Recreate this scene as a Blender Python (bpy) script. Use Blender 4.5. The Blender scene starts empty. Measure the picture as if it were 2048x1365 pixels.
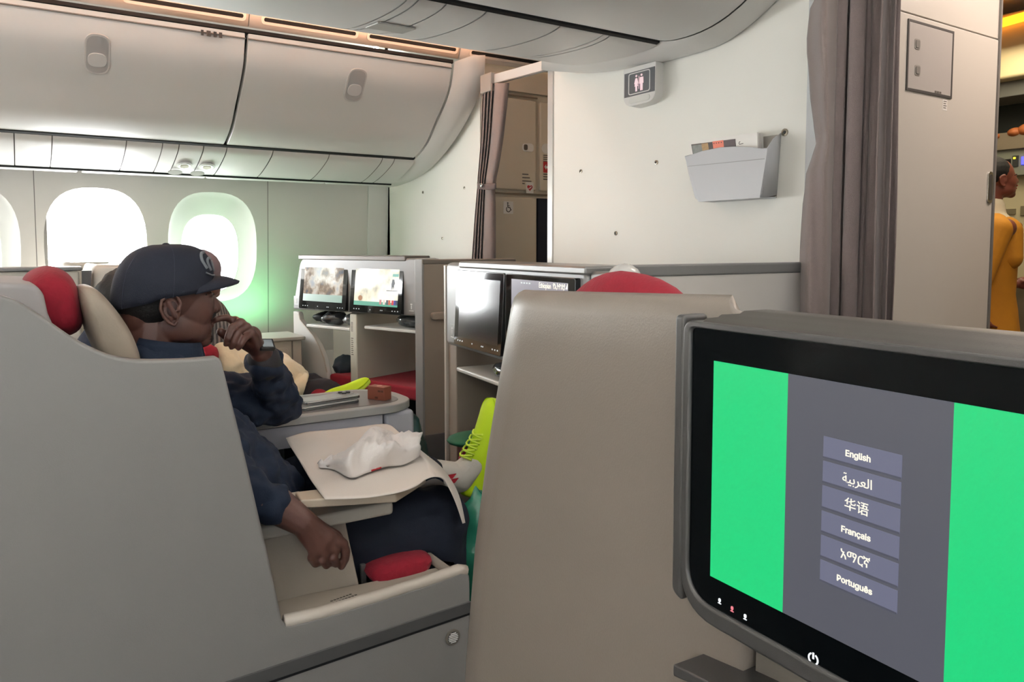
import bpy, bmesh, math, random
from mathutils import Vector, Matrix, Euler, noise
random.seed(7)
V = Vector
sc = bpy.context.scene
col = sc.collection
# ------------------------------------------------------------------ camera, world, light, exposure
FPX, PU, PV = 1540.0, 1024.0, 597.0          # focal length and principal point in pixels of the 2048x1365 frame
PITCH = math.atan(102 / FPX)
CAM = V((0, 0, 1.2))
ROT = Euler((math.pi / 2 - PITCH, 0, math.radians(-33)))
cd = bpy.data.cameras.new('camera'); cam = bpy.data.objects.new('camera', cd); col.objects.link(cam)
cam.location = CAM; cam.rotation_euler = ROT
cd.sensor_width = 36; cd.lens = FPX / 2048 * 36; cd.shift_y = -(682.5 - PV) / 2048; cd.clip_start = 0.02
sc.camera = cam
sc.view_settings.view_transform = 'Standard'; sc.view_settings.look = 'None'
sc.view_settings.gamma = 1; sc.view_settings.use_curve_mapping = False
sc.view_settings.exposure = 0.74
w = bpy.data.worlds.new('sky'); sc.world = w; w.use_nodes = True
bg = w.node_tree.nodes['Background']; bg.inputs[0].default_value = (0.97, 0.99, 1.0, 1); bg.inputs[1].default_value = 26.0
sc.cycles.max_bounces = 7; sc.cycles.diffuse_bounces = 4; sc.cycles.glossy_bounces = 3; sc.cycles.adaptive_threshold = .025; sc.cycles.sample_clamp_indirect = 6

def area(name, loc, size, power, color, rot, sy=None, spread=None):
    l = bpy.data.lights.new(name, 'AREA'); l.energy = power; l.color = color
    l.shape = 'RECTANGLE'; l.size = size; l.size_y = sy or size
    if spread: l.spread = spread
    o = bpy.data.objects.new(name, l); col.objects.link(o); o.location = loc; o.rotation_euler = rot
    return o
R = math.radians
# cabin wash lighting: LED strips along both aisle ceilings and the warm cove above the left bins
area('ceiling_wash_light', (0.2, 0.75, 2.40), 4.2, 5.5, (1, .97, .94), (0, 0, 0), .45)
area('ceiling_wash_light', (0.2, 3.05, 2.43), 3.4, 6, (1, .96, .92), (0, 0, 0), .22)
area('cove_light', (0.4, 2.80, 2.14), 3.2, 17, (1, .50, .28), (R(118), 0, 0), .05, R(60))
area('mood_light', (1.12, 4.48, .80), .30, .9, (.25, 1, .42), (R(150), 0, 0), .10)
area('forward_aisle_light', (3.0, 0.95, 2.38), .9, 10, (1, .80, .68), (0, 0, 0), .4)
area('cabinet_fill_light', (2.75, 3.1, 2.5), .6, 3.2, (1, .84, .66), (0, 0, 0), .4)  # added fill light that brightens the cabinet wall past the tied curtain
area('galley_light', (4.3, 1.9, 2.34), .8, 9, (1, .86, .62), (0, 0, 0), .8)

# ------------------------------------------------------------------ picking points: a pixel ray met with a plane of the cabin
MR = ROT.to_matrix()
def ray(u, v): return MR @ V(((u - PU) / FPX, -(v - PV) / FPX, -1))
def U(u, v, X=None, Y=None, Z=None, D=None, pl=None):
    d = ray(u, v)
    if X is not None: t = (X - CAM.x) / d.x
    elif Y is not None: t = (Y - CAM.y) / d.y
    elif Z is not None: t = (Z - CAM.z) / d.z
    elif D is not None: t = D
    else: p, n = pl; t = (p - CAM).dot(n) / d.dot(n)
    return CAM + d * t

# ------------------------------------------------------------------ materials
def lin(c):
    f = lambda x: x / 12.92 if x <= .04045 else ((x + .055) / 1.055) ** 2.4
    return tuple(f(k / 255) for k in c) + (1,)
MATS = {}
def mat(name, rgb, rough=.5, metal=0, bump=0, bscale=300, var=0, vscale=8, spec=.5, emit=None, estr=1, trans=0, alpha=1, sheen=0, sss=0, coat=0):
    if name in MATS: return MATS[name]
    m = bpy.data.materials.new(name); m.use_nodes = True; nt = m.node_tree; b = nt.nodes['Principled BSDF']
    b.inputs['Base Color'].default_value = lin(rgb); b.inputs['Roughness'].default_value = rough
    b.inputs['Metallic'].default_value = metal; b.inputs['Specular IOR Level'].default_value = spec
    b.inputs['Transmission Weight'].default_value = trans; b.inputs['Alpha'].default_value = alpha
    b.inputs['Sheen Weight'].default_value = sheen; b.inputs['Subsurface Weight'].default_value = sss
    b.inputs['Coat Weight'].default_value = coat
    if emit: b.inputs['Emission Color'].default_value = lin(emit); b.inputs['Emission Strength'].default_value = estr
    tc = nt.nodes.new('ShaderNodeTexCoord')
    if bump:
        n = nt.nodes.new('ShaderNodeTexNoise'); n.inputs['Scale'].default_value = bscale; n.inputs['Detail'].default_value = 3
        bp = nt.nodes.new('ShaderNodeBump'); bp.inputs['Strength'].default_value = bump; bp.inputs['Distance'].default_value = .002
        nt.links.new(tc.outputs['Object'], n.inputs['Vector']); nt.links.new(n.outputs['Fac'], bp.inputs['Height'])
        nt.links.new(bp.outputs['Normal'], b.inputs['Normal'])
    if var:
        n = nt.nodes.new('ShaderNodeTexNoise'); n.inputs['Scale'].default_value = vscale; n.inputs['Detail'].default_value = 4
        mr = nt.nodes.new('ShaderNodeMapRange'); mr.inputs['To Min'].default_value = 1 - var; mr.inputs['To Max'].default_value = 1 + var
        mx = nt.nodes.new('ShaderNodeMix'); mx.data_type = 'RGBA'; mx.blend_type = 'MULTIPLY'; mx.inputs['Factor'].default_value = 1
        mx.inputs[6].default_value = lin(rgb)
        nt.links.new(tc.outputs['Object'], n.inputs['Vector']); nt.links.new(n.outputs['Fac'], mr.inputs['Value'])
        nt.links.new(mr.outputs['Result'], mx.inputs[7]); nt.links.new(mx.outputs[2], b.inputs['Base Color'])
    MATS[name] = m; return m
def emis(name, rgb, s=1.0):
    if name in MATS: return MATS[name]
    m = bpy.data.materials.new(name); m.use_nodes = True; b = m.node_tree.nodes['Principled BSDF']
    b.inputs['Base Color'].default_value = (.01, .01, .01, 1); b.inputs['Roughness'].default_value = .3
    b.inputs['Emission Color'].default_value = lin(rgb); b.inputs['Emission Strength'].default_value = s
    MATS[name] = m; return m

# ------------------------------------------------------------------ mesh builder
class MB:
    def __init__(s): s.v = []; s.f = []
    def add(s, vs, fs):
        n = len(s.v); s.v += [V(p) for p in vs]; s.f += [tuple(i + n for i in f) for f in fs]; return s
    def box(s, a, b):
        x0, y0, z0 = a; x1, y1, z1 = b
        return s.add([(x0,y0,z0),(x1,y0,z0),(x1,y1,z0),(x0,y1,z0),(x0,y0,z1),(x1,y0,z1),(x1,y1,z1),(x0,y1,z1)],
                     [(0,3,2,1),(4,5,6,7),(0,1,5,4),(1,2,6,5),(2,3,7,6),(3,0,4,7)])
    def hexa(s, p8):                       # bottom ring of 4, top ring of 4
        return s.add(p8, [(0,3,2,1),(4,5,6,7),(0,1,5,4),(1,2,6,5),(2,3,7,6),(3,0,4,7)])
    def prism(s, poly, vec):               # polygon of 3-D points extruded along vec
        vec = V(vec); n = len(poly); a = [V(p) for p in poly]
        return s.add(a + [p + vec for p in a], [tuple(range(n)), tuple(range(2 * n - 1, n - 1, -1))] +
                     [(i, i + n, (i + 1) % n + n, (i + 1) % n) for i in range(n)])
    def loft(s, rings, cap=True, closed=True):
        n = len(rings[0]); vs = [p for r in rings for p in r]; fs = []
        for k in range(len(rings) - 1):
            for i in range(n if closed else n - 1):
                j = (i + 1) % n
                fs.append((k * n + i, k * n + j, (k + 1) * n + j, (k + 1) * n + i))
        if cap: fs += [tuple(range(n - 1, -1, -1)), tuple((len(rings) - 1) * n + i for i in range(n))]
        return s.add(vs, fs)
    def tube(s, path, r, seg=10, cap=True):
        path = [V(p) for p in path]; rings = []
        rs = r if isinstance(r, (list, tuple)) else [r] * len(path)
        up = None
        for i, p in enumerate(path):
            t = (path[min(i + 1, len(path) - 1)] - path[max(i - 1, 0)]).normalized()
            if up is None: up = V((0, 0, 1)) if abs(t.z) < .9 else V((1, 0, 0))
            a = t.cross(up).normalized(); b = a.cross(t).normalized(); up = b
            rings.append([p + (a * math.cos(q) + b * math.sin(q)) * rs[i] for q in [2 * math.pi * k / seg for k in range(seg)]])
        return s.loft(rings, cap)
    def ell(s, c, r, M=None, seg=16, ring=10):
        c = V(c); M = M or Matrix.Identity(3); rings = []
        if not isinstance(r, (tuple, list)): r = (r, r, r)
        for k in range(ring + 1):
            th = math.pi * (k + .02) / (ring + .04); z = -math.cos(th); q = math.sin(th)
            rings.append([c + M @ V((r[0] * q * math.cos(a), r[1] * q * math.sin(a), r[2] * z)) for a in [2 * math.pi * i / seg for i in range(seg)]])
        return s.loft(rings)
    def cap(s, p0, p1, r0, r1=None, seg=14):
        p0, p1 = V(p0), V(p1); r1 = r0 if r1 is None else r1
        t = (p1 - p0); L = t.length; t = t / L if L > 1e-6 else V((0, 0, 1))
        up = V((0, 0, 1)) if abs(t.z) < .9 else V((1, 0, 0)); a = t.cross(up).normalized(); b = a.cross(t)
        rings = []
        def ringat(c, r): rings.append([c + (a * math.cos(q) + b * math.sin(q)) * r for q in [2 * math.pi * k / seg for k in range(seg)]])
        for k in range(5): q = -math.pi / 2 * (1 - (k + .05) / 5); ringat(p0 + t * r0 * math.sin(q), r0 * math.cos(q))
        ringat(p0, r0); ringat(p1, r1)
        for k in range(1, 6): q = math.pi / 2 * (k - .05) / 5; ringat(p1 + t * r1 * math.sin(q), r1 * math.cos(q))
        return s.loft(rings)
    def chain(s, pts, rs):
        for i in range(len(pts) - 1): s.cap(pts[i], pts[i + 1], rs[i], rs[i + 1])
        return s
    def grid(s, fn, nu, nv):
        vs = [fn(i / nu, j / nv) for j in range(nv + 1) for i in range(nu + 1)]
        fs = [(j * (nu + 1) + i, j * (nu + 1) + i + 1, (j + 1) * (nu + 1) + i + 1, (j + 1) * (nu + 1) + i) for j in range(nv) for i in range(nu)]
        return s.add(vs, fs)
    def build(s, name, m, parent=None, bevel=0, seg=2, smooth=False, sharp=40, solid=0, sub=0, vox=0, sm=0, off=0, tri=False):
        o = finish(name, s.v, s.f, m, parent)
        me = o.data
        if tri:
            bm = bmesh.new(); bm.from_mesh(me); bmesh.ops.recalc_face_normals(bm, faces=bm.faces); bm.to_mesh(me); bm.free()
        if smooth or bevel or vox or sub:
            me.shade_smooth()
            if not bevel and not vox and smooth != 'all': me.set_sharp_from_angle(angle=R(sharp))
        if vox:
            md = o.modifiers.new('remesh', 'REMESH'); md.mode = 'VOXEL'; md.voxel_size = vox; md.use_smooth_shade = True
            if sm: q = o.modifiers.new('smooth', 'SMOOTH'); q.iterations = sm; q.factor = .5
        if solid: md = o.modifiers.new('solid', 'SOLIDIFY'); md.thickness = solid; md.offset = off
        if bevel:
            md = o.modifiers.new('bevel', 'BEVEL'); md.width = bevel; md.segments = seg; md.limit_method = 'ANGLE'; md.angle_limit = R(32); md.harden_normals = True
        if sub: md = o.modifiers.new('sub', 'SUBSURF'); md.levels = sub; md.render_levels = sub
        return o
ROOTS = {}
def finish(name, vs, fs, m, parent):
    me = bpy.data.meshes.new(name); vs = [V(p) for p in vs]
    if parent is None:
        lo = V([min(p[i] for p in vs) for i in range(3)]); hi = V([max(p[i] for p in vs) for i in range(3)])
        base = V(((lo.x + hi.x) / 2, (lo.y + hi.y) / 2, lo.z))
    else: base = ROOTS[parent.name]
    me.from_pydata([p - base for p in vs], [], fs); me.validate()
    bm = bmesh.new(); bm.from_mesh(me); bmesh.ops.recalc_face_normals(bm, faces=bm.faces); bm.to_mesh(me); bm.free()
    o = bpy.data.objects.new(name, me); col.objects.link(o)
    if m: me.materials.append(m)
    if parent is None: o.location = base
    else: o.parent = parent
    ROOTS[o.name] = base
    return o
def thing(name, loc, label, cat, group=None, kind=None):
    o = bpy.data.objects.new(name, None); col.objects.link(o); o.empty_display_size = .1; o.location = loc; ROOTS[o.name] = V(loc)
    return tag(o, label, cat, group, kind)
def tag(o, label, cat=None, group=None, kind=None):
    if label: o['label'] = label
    if cat: o['category'] = cat
    if group: o['group'] = group
    if kind: o['kind'] = kind
    return o
def struct(o, label=None): o['kind'] = 'structure'; return tag(o, label) if label else o
def rpoly(pts, r, n=5):                    # round the corners of a closed 2-D polygon; r one number or one per corner
    out = []; m = len(pts); pts = [V((p[0], p[1], 0)) for p in pts]
    for i, p in enumerate(pts):
        ri = r[i] if isinstance(r, (list, tuple)) else r
        a, b = pts[i - 1] - p, pts[(i + 1) % m] - p
        ri = min(ri, a.length * .49, b.length * .49)
        if ri <= 1e-6: out.append((p.x, p.y)); continue
        p0, p1 = p + a.normalized() * ri, p + b.normalized() * ri
        for k in range(n + 1):
            t = k / n; q = p0 * (1 - t) ** 2 + p * 2 * t * (1 - t) + p1 * t * t
            out.append((q.x, q.y))
    return out
def smooth_path(pts, n=6):                 # Catmull-Rom through points
    P = [V(p) for p in pts]; out = []
    for i in range(len(P) - 1):
        a, b, c, d = P[max(i - 1, 0)], P[i], P[i + 1], P[min(i + 2, len(P) - 1)]
        for k in range(n):
            t = k / n
            out.append(.5 * (2 * b + (c - a) * t + (2 * a - 5 * b + 4 * c - d) * t * t + (-a + 3 * b - 3 * c + d) * t ** 3))
    return out + [P[-1]]
class Frame:                               # a vertical working plane: s along it, d behind it, z up
    def __init__(s, A, B):
        s.A = V((A[0], A[1], 0)); s.e = (V((B[0], B[1], 0)) - s.A); s.L = s.e.length; s.e.normalize()
        s.n = V((s.e.y, -s.e.x, 0)); 
        if s.n.dot(s.A) < 0: s.n = -s.n
    def __call__(s, a, d, z): return s.A + s.e * a + s.n * d + V((0, 0, z))
    def px(s, u, v, d=0):
        p = U(u, v, pl=(s.A + s.n * d, s.n)); return ((p - s.A).dot(s.e), p.z)
    def box(s, mb, s0, s1, d0, d1, z0, z1):
        return mb.hexa([s(s0,d0,z0), s(s1,d0,z0), s(s1,d1,z0), s(s0,d1,z0), s(s0,d0,z1), s(s1,d0,z1), s(s1,d1,z1), s(s0,d1,z1)])
    def prism(s, mb, poly, d0, d1):        # polygon in (s,z) extruded in depth
        return mb.prism([s(a, d0, z) for a, z in poly], s.n * (d1 - d0))
class TiltFrame(Frame):                    # the same plane leaning back at its top
    def __init__(s, F, deg, z0): s.A, s.e, s.n, s.L, s.k, s.z0 = F.A, F.e, F.n, F.L, math.tan(R(deg)), z0
    def __call__(s, a, d, z): return s.A + s.e * a + s.n * (d + (z - s.z0) * s.k) + V((0, 0, z))
def rect(s0, s1, z0, z1, r=0, n=5): return rpoly([(s0, z0), (s1, z0), (s1, z1), (s0, z1)], r, n)
def frame_ring(mb, F, outer, inner, d0, d1):   # a flat frame: two outlines of the same point count
    n = len(outer); o0 = [F(a, d0, z) for a, z in outer]; i0 = [F(a, d0, z) for a, z in inner]
    o1 = [F(a, d1, z) for a, z in outer]; i1 = [F(a, d1, z) for a, z in inner]
    return mb.add(o0 + i0 + i1 + o1, [(k * n + i, k * n + (i + 1) % n, ((k + 1) % 4) * n + (i + 1) % n, ((k + 1) % 4) * n + i) for k in range(4) for i in range(n)])
try: VF = bpy.data.fonts.load(bpy.utils.system_resource('DATAFILES', path='fonts') + '/Inter.woff2')   # the sans face that ships inside Blender
except Exception: VF = None
def text(body, F, s, z, d, size, m, parent, name='lettering', align='CENTER', mirror=1, xs=1.0, bold=0, depth=0.0004, rotz=0, sq=1):
    cu = bpy.data.curves.new(name, 'FONT'); cu.body = body; cu.size = size; cu.align_x = align; cu.align_y = 'CENTER'; cu.extrude = depth; cu.resolution_u = 3; cu.offset = bold
    if VF and max(map(ord, body)) < 0x250: cu.font = VF
    t = bpy.data.objects.new(name, cu); col.objects.link(t)
    me = t.evaluated_get(bpy.context.evaluated_depsgraph_get()).to_mesh()
    vs = [v.co.copy() for v in me.vertices]; fs = [tuple(p.vertices) for p in me.polygons]
    bpy.data.objects.remove(t); bpy.data.curves.remove(cu)
    if not vs: return None
    c, sn = math.cos(rotz), math.sin(rotz)
    pts = [(v.x * xs * c - v.y * sq * sn, v.x * xs * sn + v.y * sq * c, v.z) for v in vs]
    return finish(name, [F(s + a * mirror, d - k, z + b) for a, b, k in pts], fs, m, parent)
# shared materials
M_BIN = mat('bin_white_plastic', (220, 218, 214), .42, bump=.06, bscale=900)
M_CREAM = mat('cream_wall_laminate', (241, 239, 231), .6, bump=.12, bscale=260)
M_SIDE = mat('sidewall_plastic', (214, 210, 204), .5, bump=.08, bscale=700)
M_GAP = mat('dark_gap', (14, 14, 16), .8)
M_SEAM = mat('grey_seam', (120, 117, 112), .7)
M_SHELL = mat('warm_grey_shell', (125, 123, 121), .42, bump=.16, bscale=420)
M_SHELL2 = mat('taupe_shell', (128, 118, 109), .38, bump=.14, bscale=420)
M_BEIGE = mat('beige_lining', (172, 163, 150), .5, bump=.14, bscale=420)
M_RIM = mat('pale_rim', (188, 179, 168), .4)
M_DARKGREY = mat('dark_grey_trim', (82, 82, 84), .5, bump=.1)
M_HOUSE = mat('grey_metallic_housing', (136, 135, 134), .33, metal=.55, bump=.05, bscale=1200)
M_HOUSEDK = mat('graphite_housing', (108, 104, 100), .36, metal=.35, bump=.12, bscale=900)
M_TAUPE = mat('taupe_panel', (140, 128, 116), .5, bump=.1)
M_TAUPEDK = mat('dark_taupe_panel', (108, 102, 94), .55, bump=.1)
M_GLASS = mat('black_screen_glass', (6, 8, 10), .06, spec=.6)
M_RED = mat('red_cushion_fabric', (138, 14, 36), .9, bump=.5, bscale=160, var=.2, vscale=60, sheen=.04)
M_NAVY = mat('navy_cotton', (9, 27, 50), .85, bump=.35, bscale=500, var=.12, vscale=18)
M_SKIN = mat('dark_brown_skin', (84, 54, 46), .42, var=.14, vscale=14, sss=.04, bump=.12, bscale=700)
M_BLACK = mat('black_plastic', (16, 16, 18), .4)
M_CHROME = mat('brushed_steel', (190, 188, 184), .25, metal=1)
M_WHITE = mat('white_plastic', (232, 230, 226), .4)
M_PRINT = mat('grey_print', (95, 90, 84), .7)
# ================================================================== THE CABIN SHELL
XB = 2.05                                   # forward bulkheads stand here
X_AFT = -2.6
M_CARPET = mat('dark_carpet', (44, 44, 48), .95, bump=.6, bscale=250, var=.2, vscale=120)
struct(MB().box((X_AFT, -.9, -.06), (6.2, 5.0, 0)).build('floor', M_CARPET))
struct(MB().box((X_AFT - .05, -.9, 0), (X_AFT, 5.0, 2.7)).build('wall_aft', M_CREAM))
ce = struct(MB().box((X_AFT, -.9, 2.62), (6.2, 5.0, 2.7)).build('ceiling', mat('ceiling_white', (226, 222, 216), .6)))

# ---- sidewalls with their window reveals
def superell(cx, cz, a, b, n=40, e=2.7):
    out = []
    for k in range(n):
        t = 2 * math.pi * k / n; c, s = math.cos(t), math.sin(t)
        out.append((cx + a * math.copysign(abs(c) ** (2 / e), c), cz + b * math.copysign(abs(s) ** (2 / e), s)))
    return out
def panel_with_holes(outer, holes, to3d, thick):
    cu = bpy.data.curves.new('tmp', 'CURVE'); cu.dimensions = '2D'; cu.fill_mode = 'BOTH'; cu.extrude = 0
    for loop in [outer] + holes:
        sp = cu.splines.new('POLY'); sp.points.add(len(loop) - 1); sp.use_cyclic_u = True
        for p, q in zip(sp.points, loop): p.co = (q[0], q[1], 0, 1)
    t = bpy.data.objects.new('tmp', cu); col.objects.link(t)
    me = t.evaluated_get(bpy.context.evaluated_depsgraph_get()).to_mesh()
    vs = [to3d(v.co.x, v.co.y) for v in me.vertices]; fs = [tuple(p.vertices) for p in me.polygons]
    bpy.data.objects.remove(t); bpy.data.curves.remove(cu)
    mb = MB(); mb.add(vs, fs); return mb
def sidewall(side, y_of, sgn, panels, wins, pane_y):
    w = struct(bpy.data.objects.new('wall_' + side, None)); col.objects.link(w); ROOTS[w.name] = V((0, 0, 0))
    for x0, x1 in panels:
        hs = [superell(wx, 1.20, .243, .315) for wx in wins if x0 < wx < x1]
        g = .002
        o = panel_with_holes([(x0 + g, .55), (x1 - g, .55), (x1 - g, 1.64), (x0 + g, 1.64)], hs, lambda a, b: V((a, y_of(b), b)), .01).build('panel', M_SIDE, w)
        MB().add([(x0 + g, y_of(.55), .55), (x1 - g, y_of(.55), .55), (x1 - g, y_of(.55) - sgn * .12, 0), (x0 + g, y_of(.55) - sgn * .12, 0)], [(0, 1, 2, 3)]).build('lower_panel', M_SIDE, w)
    for x in [p[0] for p in panels] + [panels[-1][1]]:
        MB().add([(x - .05, y_of(.5) + sgn * .0015, .5), (x + .05, y_of(.5) + sgn * .0015, .5), (x + .05, y_of(1.64) + sgn * .0015, 1.64), (x - .05, y_of(1.64) + sgn * .0015, 1.64)], [(0, 1, 2, 3)]).build('seam', M_SEAM, w)
    MB().add([(X_AFT, y_of(.55) + sgn * .012, .56), (XB + .03, y_of(.55) + sgn * .012, .56), (XB + .03, y_of(.55) - sgn * .108, -.01), (X_AFT, y_of(.55) - sgn * .108, -.01)], [(0, 1, 2, 3)]).build('backing', M_SEAM, w)
    MB().box((X_AFT, y_of(1.6) + sgn * .2, 1.6), (XB, y_of(1.6) + sgn * .23, 2.7)).build('upper_liner', M_SIDE, w)
    return w
def window(n, wx, y_of, sgn, inner, depth=.085, pane=None):
    o_ = superell(wx, 1.20, .243, .315); iw, ih = inner
    m_ = superell(wx, 1.165, iw + .012, ih + .012); i_ = superell(wx, 1.165, iw, ih)
    r0 = [V((a, y_of(b), b)) for a, b in o_]
    r05 = [V(((a * .72 + c * .28), y_of(b) + sgn * depth * .5, (b * .72 + d * .28))) for (a, b), (c, d) in zip(o_, m_)]
    r1 = [V((a, y_of(b) + sgn * depth, b)) for a, b in m_]
    r2 = [V((a, y_of(b) + sgn * (depth + .012), b)) for a, b in i_]
    w = struct(MB().loft([r0, r05, r1, r2], cap=False).build('window_%d' % n, M_SIDE, smooth=True, sharp=50))
    mb = MB(); mb.loft([[V((a, y_of(b) + sgn * (depth + .0125), b)) for a, b in m_], [V((a, y_of(b) + sgn * (depth + .0125), b)) for a, b in i_]], cap=False)
    mb.build('gasket', mat('window_gasket', (176, 176, 170), .6), w)
    MB().add([V((a, y_of(b) + sgn * (depth + .02), b)) for a, b in i_], [tuple(range(len(i_)))]).build('pane', pane or M_PANE, w)
    l = area('window_portal', (wx, y_of(1.165) + sgn * (depth + .03), 1.165), iw * 2, 1, (1, 1, 1), (R(90) if sgn < 0 else R(-90), 0, 0), ih * 2)
    l.data.cycles.is_portal = True
    return w
M_PANE = bpy.data.materials.new('clear_window_pane'); M_PANE.use_nodes = True
nt = M_PANE.node_tree; nt.nodes.clear(); out = nt.nodes.new('ShaderNodeOutputMaterial'); tr = nt.nodes.new('ShaderNodeBsdfTransparent')
gl = nt.nodes.new('ShaderNodeBsdfGlossy'); gl.inputs['Roughness'].default_value = .05; ms = nt.nodes.new('ShaderNodeMixShader'); ms.inputs[0].default_value = .04
nt.links.new(tr.outputs[0], ms.inputs[1]); nt.links.new(gl.outputs[0], ms.inputs[2]); nt.links.new(ms.outputs[0], out.inputs[0])
M_DIM = M_PANE.copy(); M_DIM.name = 'dimmed_window_pane'; M_DIM.node_tree.nodes['Transparent BSDF'].inputs[0].default_value = (.09, .10, .11, 1)
M_SOFT = M_PANE.copy(); M_SOFT.name = 'half_dimmed_window_pane'; M_SOFT.node_tree.nodes['Transparent BSDF'].inputs[0].default_value = (.13, .145, .135, 1)
yl = lambda z: 4.705 - (z - .55) * .06
yr = lambda z: -.635 + (z - .55) * .06
WL = [-1.97, -1.38, -.79, -.20, .387, .98]
sidewall('left', yl, 1, [(-2.25, -1.07), (-1.07, .11), (.11, 1.29), (1.29, XB)], WL, 0)
for i, x in enumerate(WL): window(i + 1, x, yl, 1, (.225, .295) if i == 4 else (.158, .225), .05 if i == 4 else .085, M_SOFT if i in (3, 5) else None)  # one opening on this side widened; its blown-out glare is built into the shape
sidewall('right', yr, -1, [(-2.25, -1.07), (-1.07, .11), (.11, 1.29), (1.29, XB)], WL, 0)
for i, x in enumerate(WL): window(i + 7, x, yr, -1, (.158, .225), pane=M_DIM)

# ---- forward bulkheads
CB = Frame((XB, 2.85), (XB, 1.50))          # centre bulkhead, seen from aft: s runs to the right
wc = struct(MB().box((XB, 1.50, 0), (XB + .03, 2.85, 2.62)).build('wall_forward_center', M_CREAM))
MB().box((XB - .006, 2.815, 0), (XB + .036, 2.856, 2.62)).build('edge_post', mat('satin_aluminium', (205, 204, 200), .35, metal=.3), wc, bevel=.004)
MB().box((XB - .012, 1.455, 0), (XB + .04, 1.505, 2.62)).build('corner_post', mat('pale_grey_post', (196, 197, 198), .5, bump=.05), wc, bevel=.012, seg=3)
M_SNAP = mat('snap_steel', (150, 142, 128), .3, metal=.9)
def snap(F, u, v, parent, r=.0085):
    s, z = F.px(u, v); mb = MB()
    rings = [[F(s + q * math.cos(a), -d, z + q * math.sin(a)) for a in [2 * math.pi * k / 12 for k in range(12)]] for q, d in ((r, 0), (r, .003), (r * .55, .004), (r * .5, .001))]
    mb.loft(rings).build('snap_stud', M_SNAP, parent, smooth=True)
    MB().loft([[F(s + q * math.cos(a), -d, z + q * math.sin(a)) for a in [2 * math.pi * k / 8 for k in range(8)]] for q, d in ((r * .45, .0012), (r * .3, .0042))]).build('snap_hole', M_BLACK, parent)
for u, v in ((1313, 325), (1162, 343), (1232, 467), (1105, 334)): snap(CB, u, v, wc)
snap(CB, 1570, 265, wc, .012)
LB = Frame((XB, 4.75), (XB, 3.46))
wl = struct(MB().box((XB, 3.46, 0), (XB + .03, 4.75, 2.62)).build('wall_forward_left', M_CREAM))
for u, v in ((846, 385), (929, 376), (885, 477)): snap(LB, u, v, wl, .008)
struct(MB().box((XB, -.8, 0), (XB + .03, .60, 2.62)).build('wall_forward_right', M_CREAM))
# sidewall end strip where the lining meets the left bulkhead
struct(MB().hexa([(XB - .13, yl(.5) - .012, .5), (XB, yl(.5) - .03, .5), (XB, yl(.5), .5), (XB - .13, yl(.5), .5),
                  (XB - .13, yl(1.62) - .012, 1.62), (XB, yl(1.62) - .03, 1.62), (XB, yl(1.62), 1.62), (XB - .13, yl(1.62), 1.62)]).build('trim_1', M_BIN, bevel=.003))

# ---- left aisle ceiling: cove panels with air slots
CP = [(3.47, 2.150), (3.445, 2.205), (3.40, 2.27), (3.30, 2.36), (3.05, 2.44), (2.70, 2.47)]
def cpt(x, k): a = CP[int(k)]; b = CP[min(int(k) + 1, len(CP) - 1)]; f = k - int(k); return V((x, a[0] * (1 - f) + b[0] * f, a[1] * (1 - f) + b[1] * f))
SPL = [-1.1, -.12, .895, 1.93, 3.0]
M_COVE = mat('cove_panel', (228, 216, 204), .55)
for a, b in zip(SPL[:-1], SPL[1:]):
    mb = MB(); g = .003
    mb.loft([[V((a + g, y, z)) for y, z in CP], [V((b - g, y, z)) for y, z in CP]], cap=False, closed=False)
    pnl = mb.build('panel', M_COVE, ce, smooth=True, sharp=60, solid=.004)
    L = b - a
    for f0, f1 in ((.06, .465), (.53, .975)):
        x0, x1 = a + L * f0, a + L * f1
        fr = Frame((x0, 0), (x1, 0))
        n = V((0, -.9, -.42)).normalized(); up = (cpt(0, 1) - cpt(0, 0)).normalized(); c0 = cpt(0, .72)
        def strip(h, d, m, nm, mg=0):
            pts = rpoly([(x0 - mg, -h), (x1 + mg, -h), (x1 + mg, h), (x0 - mg, h)], h * .95, 6)
            MB().prism([V((p, 0, 0)) + V((0, c0.y, c0.z)) + up * q + n * d for p, q in pts], -n * .004).build(nm, m, pnl)
        strip(.021, .0055, M_COVE, 'slot_rim', .012); strip(.0085, .0062, M_GAP, 'vent_slot')
for x in SPL: MB().loft([[V((x - .003, y + .005, z + .004)) for y, z in CP[:4]], [V((x + .003, y + .005, z + .004)) for y, z in CP[:4]]], cap=False, closed=False).build('seam', M_SEAM, ce)

# ---- left overhead bins
DOOR = [(3.462, 2.122), (3.468, 2.085), (3.50, 2.0), (3.565, 1.925), (3.645, 1.855), (3.745, 1.765), (3.84, 1.715), (3.905, 1.694)]
dp = [(p.x, p.y) for p in smooth_path([(y, z, 0) for y, z in DOOR], 4)]
def ext(mb, prof, x0, x1): return mb.loft([[V((x0, y, z)) for y, z in prof], [V((x1, y, z)) for y, z in prof]], cap=False, closed=False)
def closed_ext(mb, prof, x0, x1): return mb.prism([V((x0, y, z)) for y, z in prof], (x1 - x0, 0, 0))
def pt_on(prof, f):
    L = [0]; 
    for a, b in zip(prof[:-1], prof[1:]): L.append(L[-1] + math.hypot(b[0] - a[0], b[1] - a[1]))
    t = f * L[-1]
    for i in range(len(prof) - 1):
        if L[i + 1] >= t:
            k = (t - L[i]) / (L[i + 1] - L[i]); a, b = prof[i], prof[i + 1]
            return (a[0] + (b[0] - a[0]) * k, a[1] + (b[1] - a[1]) * k), V((0, b[0] - a[0], b[1] - a[1])).normalized()
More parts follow.
